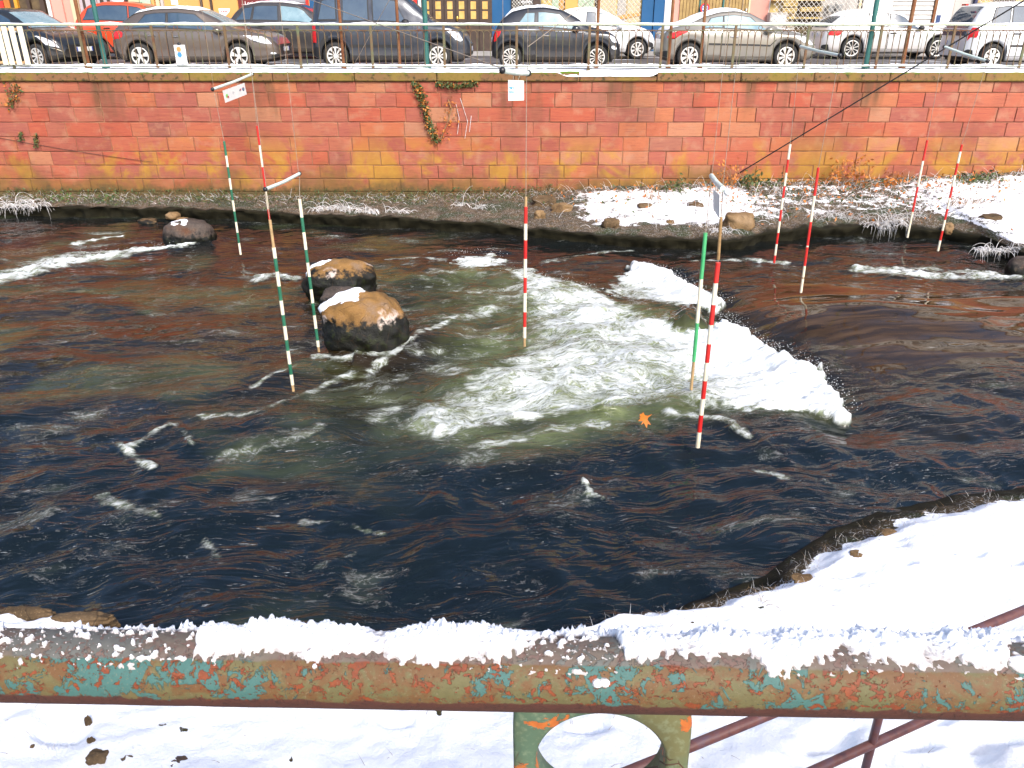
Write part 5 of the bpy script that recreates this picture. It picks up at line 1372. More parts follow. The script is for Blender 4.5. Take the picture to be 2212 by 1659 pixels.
# black hatchback cut by the left edge
x1 = X(160, NEARY) + 0.12; c = Car('black hatchback cut off by the left edge, its front towards the orange car', x1 - 4.05, x1, NEARY + 0.35, 1.74, HATCH, HBELT, paint('black_car_paint', (0.018, 0.02, 0.022)))
c.body(); c.window((0.3, 0.48), (0.34, 0.5)); c.window((0.5, 0.70), (0.51, 0.60)); c.top_patch('windscreen', FROSTGLASS, 0.56, 0.74); c.wheels(9); c.door(0.5, 0.72, 0.54); c.mirror(0.68, WHITE)
c.lamp('headlight', CLEARL, 0.83, 0.985, (0.62, 0.9), 0.0); c.plate(); c.bumper(); c.strip('grille_bar', CHROME, 0.93, 0.997, 0.52, 0.56)
c.root.rotation_euler.z = R(-20)
# orange car behind
c = Car('orange red hatchback half hidden behind the grey hatchback on the left', X(160, FARY), X(160, FARY) + 4.15, FARY, 1.77, SUV, SBELT, paint('orange_car_paint', (0.62, 0.06, 0.015), 0.0))
c.body(); c.window((0.10, 0.19), (0.14, 0.20)); c.window((0.21, 0.44), (0.215, 0.44), m=GLASS); c.window((0.46, 0.68), (0.46, 0.58)); c.top_patch('windscreen', GLASS, 0.55, 0.71); c.wheels(7, m=TRIM)
c.door(0.22, 0.44, 0.28); c.door(0.445, 0.70, 0.49); c.lamp('taillight', REDL, 0.004, 0.06, (0.62, 0.92)); c.lamp('headlight', CLEARL, 0.88, 0.985, (0.62, 0.88)); c.bumper(); c.mirror(0.66, TRIM); c.plate(False)
c.top_patch('roof_rail', TRIM, 0.2, 0.5, 0.2)
c.strip('sill_guard', TRIM, 0.26, 0.72, 0.0, 0.16)
# grey hatchback
c = Car('grey hatchback with a snowy roof, parked before the orange car', X(236, NEARY), X(598, NEARY), NEARY, 1.8, HATCH, HBELT, paint('warm_grey_car_paint', (0.15, 0.12, 0.10), 0.5), (0.172, 0.765), 0.315)
c.hm = CHROME
c.body(); c.window((0.15, 0.345), (0.23, 0.35), (0.1, 0.86)); c.window((0.365, 0.68), (0.365, 0.52), (0.1, 0.86)); c.top_patch('windscreen', FROSTGLASS, 0.55, 0.725); c.top_patch('rear_window', GLASS, 0.03, 0.15)
c.wheels(5, 0.72, thin=1.1); c.door(0.225, 0.35, 0.265); c.door(0.355, 0.69, 0.405); c.mirror(0.66, None, 1.15); c.lamp('taillight', REDL, 0.006, 0.085, (0.70, 0.98), 0.01); c.lamp('headlight', CLEARL, 0.815, 0.975, (0.70, 0.97), -0.02)
c.lamp('fog_lamp', CLEARL, 0.955, 0.985, (0.2, 0.32)); c.plate(); c.plate(False, 0.7); c.bumper(); c.snow(0.12, 0.535, 0.05)
# dark grey SUV behind
c = Car('dark grey estate car behind, between the grey hatchback and the dark van', X(488, FARY), X(488, FARY) + 4.5, FARY, 1.84, SUV, SBELT, paint('dark_grey_car_paint', (0.06, 0.055, 0.055), 0.4), (0.19, 0.80), 0.33)
c.body(); c.window((0.085, 0.19), (0.15, 0.21)); c.window((0.21, 0.385), (0.225, 0.385)); c.window((0.41, 0.67), (0.41, 0.57), m=FROSTGLASS); c.top_patch('windscreen', GLASS, 0.55, 0.71); c.wheels(7)
c.door(0.23, 0.395, 0.27); c.door(0.40, 0.70, 0.44); c.mirror(0.64, GRLEAF2 and None); c.lamp('taillight', REDL, 0.004, 0.05, (0.66, 0.97)); c.lamp('headlight', CLEARL, 0.88, 0.985, (0.62, 0.88)); c.bumper(); c.plate(False, 0.8); c.snow(0.14, 0.52, 0.03, 0.9)
# dark van
c = Car('tall dark blue grey family van with ten spoke wheels', X(672, NEARY), X(1016, NEARY), NEARY, 1.83, VAN, VBELT, paint('dark_blue_grey_car_paint', (0.04, 0.047, 0.062), 0.35), (0.148, 0.795), 0.325, 0.84)
c.body(); c.window((0.055, 0.165), (0.085, 0.165), (0.10, 0.80)); c.window((0.21, 0.365), (0.215, 0.365), (0.06, 0.80)); c.window((0.40, 0.60), (0.40, 0.535), (0.06, 0.80)); c.top_patch('windscreen', GLASS, 0.565, 0.745)
c.wheels(10, 0.70, thin=1.1); c.door(0.185, 0.375, 0.34); c.door(0.383, 0.64, 0.415); c.mirror(0.60, TRIM); c.lamp('taillight', REDL, 0.003, 0.034, (0.42, 0.98), rnd_=0.1); c.lamp('headlight', CLEARL, 0.855, 0.965, (0.66, 0.95), -0.03)
c.strip('side_moulding', TRIM, 0.24, 0.62, 0.34, 0.42); c.strip('sill_guard', TRIM, 0.02, 0.11, 0.0, 0.3); c.plate(); c.bumper(); c.plate(False, 0.7)
# small dark bubble car
c = Car('small dark rounded three door car with chrome handle and snowy roof', X(1062, NEARY), X(1342, NEARY), NEARY, 1.63, BUBBLE, BBELT, paint('black_blue_car_paint', (0.022, 0.025, 0.032), 0.3), (0.145, 0.815), 0.295)
c.hm = CHROME
c.body(); c.window((0.19, 0.325), (0.265, 0.33), (0.12, 0.82), FROSTGLASS); c.window((0.36, 0.665), (0.36, 0.52), (0.10, 0.84), FROSTGLASS); c.top_patch('windscreen', FROSTGLASS, 0.55, 0.73); c.top_patch('rear_window', GLASS, 0.035, 0.14)
c.wheels(12, 0.72, thin=0.8); c.door(0.345, 0.70, 0.42, 0.10); c.mirror(0.645, None, 1.1); c.lamp('taillight', REDL, 0.012, 0.065, (0.62, 0.98), 0.01, rnd_=0.3); c.lamp('headlight', CLEARL, 0.90, 0.965, (0.74, 0.98)); c.lamp('lower_lamp', CLEARL, 0.925, 0.968, (0.42, 0.6))
c.strip('waist_trim', CHROME, 0.2, 0.72, 0.965, 0.985); c.plate(); c.plate(False, 0.7); c.bumper(); c.snow(0.10, 0.52, 0.05)
# white small car behind
c = Car('small white car half hidden behind the small dark car', X(1416, FARY) - 3.5, X(1416, FARY), FARY, 1.62, BUBBLE, BBELT, paint('white_car_paint', (0.72, 0.72, 0.72), 0.0), (0.16, 0.835), 0.30)
c.body(); c.window((0.36, 0.44), (0.37, 0.44)); c.window((0.46, 0.70), (0.46, 0.55), m=FROSTGLASS); c.top_patch('windscreen', GLASS, 0.56, 0.735); c.wheels(8, 0.7, thin=1.1); c.door(0.45, 0.71, 0.49); c.mirror(0.67)
c.lamp('headlight', CLEARL, 0.84, 0.955, (0.70, 0.95), -0.02); c.lamp('air_intake', TRIM, 0.93, 0.985, (0.18, 0.5), rnd_=0.3); c.bumper(); c.plate(); c.snow(0.12, 0.54, 0.04); c.lamp('taillight', REDL, 0.01, 0.06, (0.6, 0.95))
# silver coupe
c = Car('silver coupe with a low roof under thick snow and a long red tail lamp', X(1433, NEARY), X(1770, NEARY), NEARY, 1.75, COUPE, CBELT, paint('silver_car_paint', (0.27, 0.25, 0.215), 0.45), (0.172, 0.795), 0.315, 0.72)
c.hm = GALV
c.body(); c.window((0.255, 0.37), (0.30, 0.375), (0.12, 0.84), FROSTGLASS); c.window((0.385, 0.69), (0.385, 0.55), (0.10, 0.86), FROSTGLASS); c.top_patch('windscreen', FROSTGLASS, 0.56, 0.73)
c.wheels(8, 0.72, thin=1.2); c.door(0.375, 0.705, 0.45); c.mirror(0.665, None, 1.2); c.lamp('taillight', REDL, 0.015, 0.14, (0.64, 0.96), 0.02, rnd_=0.6); c.lamp('headlight', CLEARL, 0.82, 0.975, (0.72, 0.97), -0.03)
c.strip('side_moulding', TRIM, 0.29, 0.72, 0.50, 0.56); c.plate(False, 0.78); c.plate(); c.bumper(); c.snow(0.012, 0.54, 0.07); c.snow(0.74, 0.92, 0.025, 0.9)
# white hatchback behind
c = Car('white five door hatchback on the far side of the street at right', X(1778, FARY), X(2072, FARY), FARY, 1.77, HATCH, HBELT, paint('cool_white_car_paint', (0.66, 0.64, 0.63), 0.1), (0.215, 0.845), 0.325)
c.body(); c.window((0.205, 0.30), (0.235, 0.31), (0.1, 0.86)); c.window((0.32, 0.455), (0.325, 0.455), (0.08, 0.86)); c.window((0.475, 0.71), (0.475, 0.58), (0.08, 0.86)); c.top_patch('windscreen', GLASS, 0.565, 0.73); c.top_patch('rear_window', GLASS, 0.03, 0.15)
c.wheels(10, 0.74, thin=0.6); c.door(0.30, 0.465, 0.33); c.door(0.47, 0.72, 0.50); c.mirror(0.69, TRIM); c.lamp('taillight', REDL, 0.02, 0.115, (0.66, 0.92), 0.02, rnd_=0.2); c.lamp('headlight', CLEARL, 0.88, 0.985, (0.66, 0.88)); c.plate(False, 0.72); c.plate(); c.bumper()
c.snow(0.1, 0.53, 0.02)
# silver MPV on the right edge
c = Car('silver compact van cut off by the right edge, with a tall red tail lamp', X(2092, NEARY), X(2092, NEARY) + 4.0, NEARY, 1.74, MPV, MBELT, paint('pale_silver_car_paint', (0.68, 0.69, 0.71), 0.1), (0.17, 0.80), 0.305, 0.80)
c.body(); c.window((0.13, 0.24), (0.15, 0.24)); c.window((0.26, 0.42), (0.26, 0.42)); c.window((0.44, 0.7), (0.44, 0.58)); c.top_patch('windscreen', GLASS, 0.56, 0.74); c.top_patch('rear_window', GLASS, 0.012, 0.085, 0.92)
c.wheels(7, 0.66, thin=1.5); c.door(0.25, 0.43, 0.3); c.door(0.435, 0.71, 0.48); c.mirror(0.68, TRIM); c.lamp('taillight', REDL, 0.004, 0.05, (0.66, 0.99), 0.004, rnd_=0.1); c.lamp('headlight', CLEARL, 0.86, 0.98, (0.62, 0.9)); c.strip('side_moulding', TRIM, 0.27, 0.7, 0.40, 0.46); c.plate(False, 0.62); c.plate(); c.bumper()
b = MB(); b.box(c.P(-c.L / 2 - 0.012, -0.62, 0.80), c.P(-c.L / 2 + 0.02, 0.62, 0.95)); b.build('tailgate_glass', GLASS, c.root)
b = MB(); b.box(c.P(-c.L / 2 + 0.10, -0.12, 1.52), c.P(-c.L / 2 + 0.16, 0.12, 1.56)); b.build('brake_lamp', REDL, c.root)

# ================================================================== BUILDINGS ACROSS THE STREET
FY = 31.2
def fx(px): return at_y(px, 25, FY).x
def fz(py): return at_y(1106, py, FY).z
GZ = ROAD_Z
def plaster(name, c, v=0.85): return M(name, [c, tuple(x * v for x in c)], 0.9, 0.85, bump=0.25, bscale=40)
PINK = plaster('pink_plaster', (0.62, 0.3, 0.24)); ORANGE = plaster('orange_plaster', (0.62, 0.33, 0.1)); BLUE = plaster('blue_paint_wall', (0.012, 0.085, 0.21)); OFFWHITE = plaster('white_plaster', (0.66, 0.64, 0.61))
LILAC = plaster('grey_plaster', (0.45, 0.42, 0.39)); CREAM = plaster('cream_plaster', (0.6, 0.48, 0.3)); DARKWOOD = M('dark_brown_wood', [(0.035, 0.02, 0.014), (0.06, 0.035, 0.022)], 6, 0.6)
DARKRED = plaster('dark_red_board', (0.16, 0.02, 0.02)); REDBRD = plaster('red_board', (0.6, 0.03, 0.02)); SHUT = M('grey_shutter', [(0.2, 0.2, 0.22), (0.27, 0.27, 0.29)], 4, 0.5, metal=0.3); AMBER = M('amber_pane', [(0.45, 0.27, 0.07), (0.6, 0.4, 0.14)], 4, 0.15)
OCHREWOOD = M('ochre_gate_wood', [(0.24, 0.15, 0.05), (0.36, 0.24, 0.08)], 5, 0.6); SHOPYEL = M('shop_interior_yellow', [(0.4, 0.26, 0.08), (0.62, 0.46, 0.16), (0.3, 0.2, 0.1)], 2.4, 0.6); SHOPGL = M('shop_glass', [(0.03, 0.03, 0.035), (0.05, 0.045, 0.04)], 2, 0.08)
MESHM = M('mesh_wire', [(0.6, 0.56, 0.5), (0.7, 0.68, 0.62)], 8, 0.5); TILE = M('roof_tile', [(0.3, 0.1, 0.06), (0.4, 0.16, 0.09)], 4, 0.85); PALEGR = plaster('pale_green_panel', (0.4, 0.52, 0.38)); GREYLIL = plaster('lilac_grey_paint', (0.4, 0.34, 0.36)); SHOPBROWN = M('brown_shop_stone', [(0.04, 0.025, 0.012), (0.12, 0.08, 0.035)], 5, 0.7)
def building(label, p0, p1, h, m, storeys=2, win=3):
    x0, x1 = fx(p0), fx(p1); t = thing('building', ((x0 + x1) / 2, FY, GZ), label, 'building')
    b = MB(); b.box((x0, FY, GZ - 0.2), (x1, FY + 9, GZ + h)); b.build('wall', m, t)
    b = MB(); b.prism([(x0 - 0.1, FY - 0.4, GZ + h + 0.003), (x0 - 0.1, FY + 4.5, GZ + h + 2.6), (x0 - 0.1, FY + 9.4, GZ + h + 0.003)], (x1 - x0 + 0.2, 0, 0)); b.build('roof', TILE, t)
    for s_ in range(storeys):
        zc = GZ + 3.6 + 2.7 * s_
        if zc + 1.6 > GZ + h: break
        for k in range(win):
            xc = x0 + (x1 - x0) * (k + 0.5) / win
            b = MB()
            for a, c in (((xc - 0.55, zc), (xc - 0.47, zc + 1.5)), ((xc + 0.47, zc), (xc + 0.55, zc + 1.5)), ((xc - 0.47, zc + 1.42), (xc + 0.47, zc + 1.5)), ((xc - 0.47, zc), (xc + 0.47, zc + 0.08)), ((xc - 0.03, zc + 0.08), (xc + 0.03, zc + 1.42))):
                b.box((a[0], FY - 0.05, a[1]), (c[0], FY + 0.03, c[1]))
            w = b.build('window', WHITE, t)
            b = MB(); b.box((xc - 0.47, FY - 0.02, zc + 0.08), (xc - 0.03, FY - 0.005, zc + 1.42)); b.box((xc + 0.03, FY - 0.02, zc + 0.08), (xc + 0.47, FY - 0.005, zc + 1.42)); b.build('pane', SHOPGL, w)
    return t
def panel(name, t, p0, p1, m, z0=0.0, z1=2.9, d=0.06, y0=None):
    """a slab standing proud of the facade between two picture columns"""
    b = MB(); y = FY - d if y0 is None else y0 - d
    b.box((fx(p0) + 0.003, y, GZ + z0), (fx(p1) - 0.003, (FY - 0.003) if y0 is None else y0 - 0.003, GZ + z1)); return b.build(name, m, t)
def mesh_grille(t, p0, p1, z0=0.3, z1=2.8, pitch=0.17, d=0.12):
    x0, x1 = fx(p0), fx(p1); b = MB(); z0 += GZ; z1 += GZ; y = FY - d; H = z1 - z0
    x = x0 - H
    while x < x1:
        for sgn in (1, -1):
            a, c = (x, x + H) if sgn > 0 else (x + H, x)
            # clip the slanting wire to the opening
            f0, f1 = 0.0, 1.0
            lo, hi = sorted(((x0 - a) / (c - a), (x1 - a) / (c - a)))
            f0, f1 = max(f0, lo), min(f1, hi)
            if f1 > f0: b.tube([(a + (c - a) * f0, y - 0.004 * sgn, z0 + H * f0), (a + (c - a) * f1, y - 0.004 * sgn, z0 + H * f1)], 0.009, 3, cap=False)
        x += pitch
    return b.build('wire_mesh', MESHM, t)
def slats(t, p0, p1, m, z0, z1, step, d=0.05, name='shutter_slat'):
    n = int((z1 - z0) / step); me = None
    for k in range(n):
        b = MB(); za = GZ + z0 + k * step
        b.prism([(fx(p0), FY - 0.003, za + 0.002), (fx(p0), FY - d, za + 0.01), (fx(p0), FY - d * 0.55, za + step - 0.004), (fx(p0), FY - 0.003, za + step - 0.004)], (fx(p1) - fx(p0), 0, 0)); b.build(name, m, t)
def text(t, s_, px, py, h, m, d, name='lettering', align='LEFT'):
    cu = bpy.data.curves.new('lettering', 'FONT'); cu.body = s_; cu.size = h; cu.extrude = 0.004; cu.align_x = align
    o = bpy.data.objects.new('lettering', cu); COL.objects.link(o); bpy.context.view_layer.update()
    me = bpy.data.meshes.new_from_object(o.evaluated_get(bpy.context.evaluated_depsgraph_get()))
    bpy.data.objects.remove(o); bpy.data.curves.remove(cu)
    me.transform(Matrix.Rotation(PI / 2, 4, 'X')); me.materials.clear(); me.materials.append(m)
    ob = link_mesh(name, me, t); ob.location = Vector((fx(px), FY - d, fz(py))) - ORIGIN[t.name]; return ob

# 1 dark brown shop at the left end
t = building('dark brown shop building at the left end of the street', -260, 108, 8.5, SHOPBROWN)
panel('sign_board', t, -120, 14, REDBRD, 1.2, 1.75, 0.10); panel('orange_panel', t, 15, 28, M('orange_panel_paint', (0.4, 0.13, 0.02), 4), 0, 1.9, 0.08); panel('brown_panel', t, 29, 38, DARKWOOD, 0, 1.9, 0.08)
panel('yellow_header', t, 14, 40, M('yellow_panel_paint', (0.55, 0.38, 0.04), 4), 1.92, 2.8, 0.08); panel('orange_post', t, 39, 46, M('orange_post_paint', (0.6, 0.27, 0.02), 4), 0, 2.9, 0.14)
panel('shop_window', t, 49, 64, SHOPBROWN, 0.5, 2.8, 0.05); panel('door_post', t, 65, 72, DARKWOOD, 0, 2.9, 0.12); panel('shop_window', t, 74, 92, SHOPBROWN, 0.5, 2.8, 0.05); panel('door_post', t, 93, 103, DARKWOOD, 0, 2.9, 0.12)
# 2 pink house
t = building('pink house with a lilac grey door and a red shop sign on the left', 108, 282, 9.2, PINK)
b = MB(); b.tube([(fx(112), FY - 0.12, GZ), (fx(112), FY - 0.12, GZ + 8.6)], 0.06, 10); b.build('drainpipe', WHITE, t)
panel('pilaster', t, 118, 141, PINK, 0, 2.9, 0.10); panel('pilaster', t, 158, 175, CREAM, 0, 2.9, 0.08)
panel('door_leaf', t, 177, 214, GREYLIL, 0, 2.7, 0.06); panel('door_leaf', t, 216, 248, GREYLIL, 0, 2.7, 0.06)
for p0, p1 in ((184, 190), (201, 208), (222, 230), (237, 244)): panel('door_pane', t, p0, p1, DARKWOOD, 1.45, 2.6, 0.015, FY - 0.06)
panel('red_threshold_board', t, 183, 194, REDBRD, 1.28, 1.34, 0.015, FY - 0.06)
rs = panel('shop_sign', t, 251, 275, REDBRD, 1.55, 2.6, 0.10)
b = MB(); disc(b, (fx(262.5), FY - 0.103, fz(2)), 0.2, seg=8, th=0.01); b.build('white_emblem', INK['white'], t)
panel('door_post', t, 276, 281, DARKWOOD, 0, 2.9, 0.12)
# 3 cream and orange house
t = building('orange plastered house with a dark red lettered board and a grey roller shutter', 282, 670, 8.8, ORANGE, 2, 5)
panel('cream_bay', t, 283, 306, CREAM, 0, 2.9, 0.08); panel('window_panel', t, 307, 330, PALEGR, 1.28, 2.8, 0.05); panel('window_sill', t, 303, 348, OFFWHITE, 1.18, 1.27, 0.25)
panel('pilaster', t, 333, 339, ORANGE, 1.28, 2.9, 0.10); panel('pilaster', t, 342, 350, CREAM, 1.28, 2.9, 0.10)
panel('door_post', t, 352, 358, LILAC, 0, 2.9, 0.10); panel('shop_front', t, 374, 517, ORANGE, 1.16, 2.9, 0.05); panel('white_lettering_patch', t, 374, 389, INK['white'], 1.63, 1.8, 0.008, FY - 0.05)
panel('door_post', t, 437, 442, DARKWOOD, 0, 2.9, 0.12); panel('door_post', t, 458, 463, DARKWOOD, 0, 2.9, 0.12)
rb = random.Random(5)
for k in range(15): panel('striped_awning_flap', t, 420 + k * 5, 424.6 + k * 5, REDBRD if k % 2 else CREAM, 0.95, 1.14 - 0.03 * rb.random(), 0.16)
panel('dark_red_board', t, 519, 579, DARKRED, 1.0, 2.9, 0.10)
text(t, '...Logistique', 526, 10.5, 0.17, INK['white'], 0.106); text(t, 'Services', 530, 1.5, 0.14, INK['white'], 0.106) if False else None
panel('red_frame', t, 580, 584, REDBRD, 0, 2.9, 0.14); panel('red_frame', t, 664, 669, REDBRD, 0, 2.9, 0.14); slats(t, 585, 663, SHUT, 0.0, 2.8, 0.095)
nb_ = thing('notice_board', (fx(497), FY - 0.6, GZ), 'white pointed notice board with a small red print beside the dark red board', 'sign')
b = MB(); b.prism([(fx(485), FY - 0.6, fz(18.5)), (fx(509), FY - 0.6, fz(18.5)), (fx(507), FY - 0.6, fz(26)), (fx(492), FY - 0.6, fz(40)), (fx(486), FY - 0.6, fz(34))], (0, 0.03, 0)); b.build('board', WHITE, nb_)
b = MB(); b.tube([(fx(497), FY - 0.57, GZ), (fx(497), FY - 0.57, fz(36))], 0.03, 8); b.build('leg', GALV, nb_)
for k, (p0, p1) in enumerate(((488.5, 491.5), (493, 497), (498, 502.5))):
    b = MB(); b.box((fx(p0), FY - 0.606, fz(26.5)), (fx(p1), FY - 0.602, fz(23.5))); b.build('red_print', INK['pink'], nb_)
pp = thing('potted_plant', (fx(317), FY - 0.17, GZ + 1.27), 'small green plant in a dark pot on the cream house window sill', 'plant')
b = MB(); b.tube([(fx(317), FY - 0.17, GZ + 1.27), (fx(317), FY - 0.17, GZ + 1.45)], [0.09, 0.12], 12); b.build('pot', BLACK, pp)
b = MB(); rb = random.Random(8)
for k in range(90): leaf_face(b, Vector((fx(317) + rb.gauss(0, 0.09), FY - 0.17 + rb.gauss(0, 0.04), GZ + 1.55 + rb.gauss(0, 0.07))), 0.04, rb)
tag(b.build('leaves', GRLEAF2, pp), kind='stuff')
# 4 dark shop with blue piers
t = building('blue painted shop with a dark glazed folding door behind the dark van', 670, 1168, 9.5, BLUE, 2, 5)
panel('red_panel', t, 690, 902, REDBRD, 0, 2.9, 0.05); panel('white_frame', t, 904, 911, OFFWHITE, 0, 2.9, 0.10)
panel('door_ground', t, 913, 1063, DARKWOOD, 0, 2.9, 0.05)
for k in range(6):
    px = 922 + 25.2 * k; dl = panel('door_leaf', t, px - 12.2, px + 12.2, DARKWOOD, 0.02, 2.8, 0.04, FY - 0.05)
    for r0, r1 in ((24, 41), (3, 20), (-18, -1)):
        b = MB(); b.box((fx(px - 5.8), FY - 0.102, fz(r1)), (fx(px + 5.8), FY - 0.0925, fz(r0))); b.build('door_pane', AMBER, t)
b = MB(); b.ball((fx(988), FY - 0.14, fz(40)), (0.05, 0.04, 0.09)); b.build('door_handle', M('brass', (0.6, 0.4, 0.1), 5, 0.3, metal=0.9), t)
panel('shop_window', t, 1104, 1150, SHOPGL, 0.4, 2.9, 0.05); mesh_grille(t, 1106, 1150, 0.4, 2.8, 0.11, 0.08); text(t, '...epiles', 1119, 7, 0.17, INK['white'], 0.11); panel('dark_post', t, 1151, 1167, DARKWOOD, 0, 2.9, 0.12)
# 5 yellow shop behind wire mesh
t = building('shop with yellow display windows behind wire mesh and a blue pier', 1168, 1452, 9.0, SHOPYEL, 2, 4)
panel('orange_pillar', t, 1220, 1246, ORANGE, 0, 2.9, 0.14)
for p0, p1, m in ((1170, 1190, SHOPYEL), (1192, 1206, PALEGR), (1208, 1218, ORANGE), (1248, 1282, PALEGR), (1284, 1290, DARKWOOD), (1292, 1330, CREAM), (1333, 1352, LILAC), (1354, 1382, CREAM)): panel('display_panel', t, p0, p1, m, 0.5, 2.8, 0.03)
b = MB(); b.prism([(fx(1300), FY - 0.032, fz(40)), (fx(1382), FY - 0.032, fz(26)), (fx(1382), FY - 0.032, fz(34)), (fx(1300), FY - 0.032, fz(50))], (0, -0.02, 0)); b.build('orange_banner', ORANGE, t)
mesh_grille(t, 1170, 1219, 0.3); mesh_grille(t, 1247, 1383, 0.3)
panel('blue_pier', t, 1385, 1410, BLUE, 0, 2.9, 0.14); panel('blue_pier', t, 1411, 1433, BLUE, 0, 2.9, 0.20); panel('white_pier', t, 1434, 1450, OFFWHITE, 0, 2.9, 0.12)
# 6 pink house with the ochre gate
t = building('pink house with an ochre wooden gate behind the silver coupe', 1452, 1660, 9.4, PINK, 2, 3)
for k in range(21):
    p0 = 1467 + k * 7; panel('gate_plank', t, p0 + 0.3, p0 + 6.7, OCHREWOOD, 1.05, 2.8, 0.05 + 0.006 * (k % 3)); panel('gate_railing_bar', t, p0 + 1.5, p0 + 5.0, DARKWOOD, 0, 1.0, 0.05)
for p0 in (1508, 1558): panel('gate_post', t, p0, p0 + 4, TEALPOST, 0, 2.9, 0.10)
panel('gate_edge', t, 1614, 1618, CREAM, 0, 2.9, 0.09); b = MB(); b.box((fx(1609), FY - 0.12, fz(24)), (fx(1611.5), FY - 0.065, fz(18))); b.build('gate_handle', GALV, t)
sp = Vector((fx(1519.5), FY - 0.16, fz(17.5)))
s_ = thing('no_parking_sign', (sp.x, sp.y, sp.z), 'round red and blue no parking sign on the ochre gate', 'sign')
b = MB(); disc(b, sp, 0.165, th=0.03, seg=24); b.build('red_ring', REDP, s_); b = MB(); disc(b, sp - Vector((0, 0.031, 0)), 0.12, th=0.004, seg=24); b.build('blue_disc', M('sign_blue', (0.03, 0.08, 0.35), 5), s_)
for dz in (0.045, -0.005, -0.05):
    b = MB(); b.box((sp.x - 0.085, sp.y - 0.04, sp.z + dz - 0.015), (sp.x + 0.085, sp.y - 0.036, sp.z + dz + 0.015)); b.build('white_line', INK['white'], s_)
# 7 white shop with display, shutter and poster
t = building('white shop building with mesh display window, grey shutter and a poster', 1660, 2056, 8.8, OFFWHITE, 2, 5)
for p0, p1, m, z0, z1 in ((1662, 1682, SHOPYEL, 0.9, 2.8), (1684, 1718, CREAM, 0.9, 2.8), (1720, 1772, SHOPBROWN, 0.3, 2.8), (1774, 1800, LILAC, 0.9, 2.8), (1802, 1848, LILAC, 0.9, 2.8)): panel('display_panel', t, p0, p1, m, z0, z1, 0.03)
for z in (1.18, 1.75): panel('shelf', t, 1662, 1772, SHOPYEL, z, z + 0.05, 0.30)
mesh_grille(t, 1661, 1850, 0.3, 2.8, 0.17, 0.5); panel('door_post', t, 1851, 1856, CREAM, 0, 2.9, 0.10)
panel('white_pillar', t, 1858, 1922, OFFWHITE, 0, 2.9, 0.16); slats(t, 1925, 2013, M('light_grey_shutter', [(0.42, 0.4, 0.38), (0.52, 0.5, 0.47)], 4, 0.6), 0, 2.8, 0.145, 0.07); panel('shutter_post', t, 2013.5, 2019, RUST, 0, 2.9, 0.12)
po = panel('poster', t, 2021, 2052, INK['white'], 0.9, 2.1, 0.06)
panel('poster_print', t, 2023, 2033, INK['navy'], 1.0, 1.3, 0.006, FY - 0.06); panel('poster_print', t, 2024, 2034, M('pale_green_print', (0.55, 0.7, 0.45), 5), 1.35, 1.8, 0.006, FY - 0.06); panel('poster_print', t, 2022, 2036, INK['grey'], 1.86, 1.9, 0.006, FY - 0.06); panel('poster_print', t, 2037, 2050, M('pale_blue_print', (0.55, 0.66, 0.8), 5), 1.0, 1.8, 0.006, FY - 0.06)
# goods behind the mesh
def goods(name, label, cat, p0, p1, r0, r1, m, d=0.25, y=0.02):
    x0, x1, z0, z1 = fx(p0), fx(p1), fz(r1), fz(r0); g = thing(name, ((x0 + x1) / 2, FY - y - d / 2, z0), label, cat)
    return g, x0, x1, z0, z1, FY - y - d, FY - y - 0.03
for lab, p0, p1, r0, r1, m in (('yellow wooden crate on the shelf above, left in the mesh window', 1686, 1716, 2, 14, SHOPYEL), ('yellow wooden crate in the middle of the mesh window, lower left', 1686, 1716, 17, 27, SHOPYEL), ('yellow crate at the centre of the mesh window beside the shelf end', 1724, 1752, 15, 25, SHOPYEL), ('yellow crate right of the centre crate in the mesh window', 1754, 1770, 14, 25, SHOPYEL)):
    g, x0, x1, z0, z1, ya, yb = goods('crate', lab, 'crate', p0, p1, r0, r1, m); n = 3
    for k in range(n):
        h = (z1 - z0) / n; b = MB(); b.box((x0, ya, z0 + k * h), (x1, ya + 0.02, z0 + (k + 0.75) * h)); b.build('slat', m, g)
    b = MB(); b.box((x0 + 0.005, ya + 0.023, z0), (x1 - 0.005, yb, z0 + 0.02)); b.box((x0 + 0.005, ya + 0.023, z0 + 0.022), (x0 + 0.02, yb, z1)); b.box((x1 - 0.02, ya + 0.023, z0 + 0.022), (x1 - 0.005, yb, z1)); b.build('crate_box', m, g)
for lab, px, r0, r1 in (('grey bucket in the mesh window, left one of two', 1788, 12, 26), ('grey bucket in the mesh window, right one of two', 1806, 10, 26)):
    g, x0, x1, z0, z1, ya, yb = goods('bucket', lab, 'bucket', px - 7, px + 7, r0, r1, GALV); xc, yc = (x0 + x1) / 2, FY - 0.2
    b = MB(); b.tube([(xc, yc, z0), (xc, yc, z1)], [0.095, 0.125], 14); b.build('pail', GALV, g); b = MB(); b.tube([(xc + 0.127 * math.cos(2 * PI * k / 14), yc + 0.127 * math.sin(2 * PI * k / 14), z1) for k in range(15)], 0.008, 5, cap=False); b.build('rim', GALV, g)
g, x0, x1, z0, z1, ya, yb = goods('cabinet', 'pale grey metal cabinet low in the mesh window', 'cabinet', 1657, 1694, 27, 52, GALV, 0.4, 0.04)
b = MB(); b.bevbox((x0, ya, GZ), (x1, yb, z1), 0.015); b.build('case', LILAC, g); b = MB(); b.box((x0 + 0.05, ya - 0.008, z0), (x1 - 0.05, ya - 0.002, z1 - 0.08)); b.build('front_panel', OFFWHITE, g)
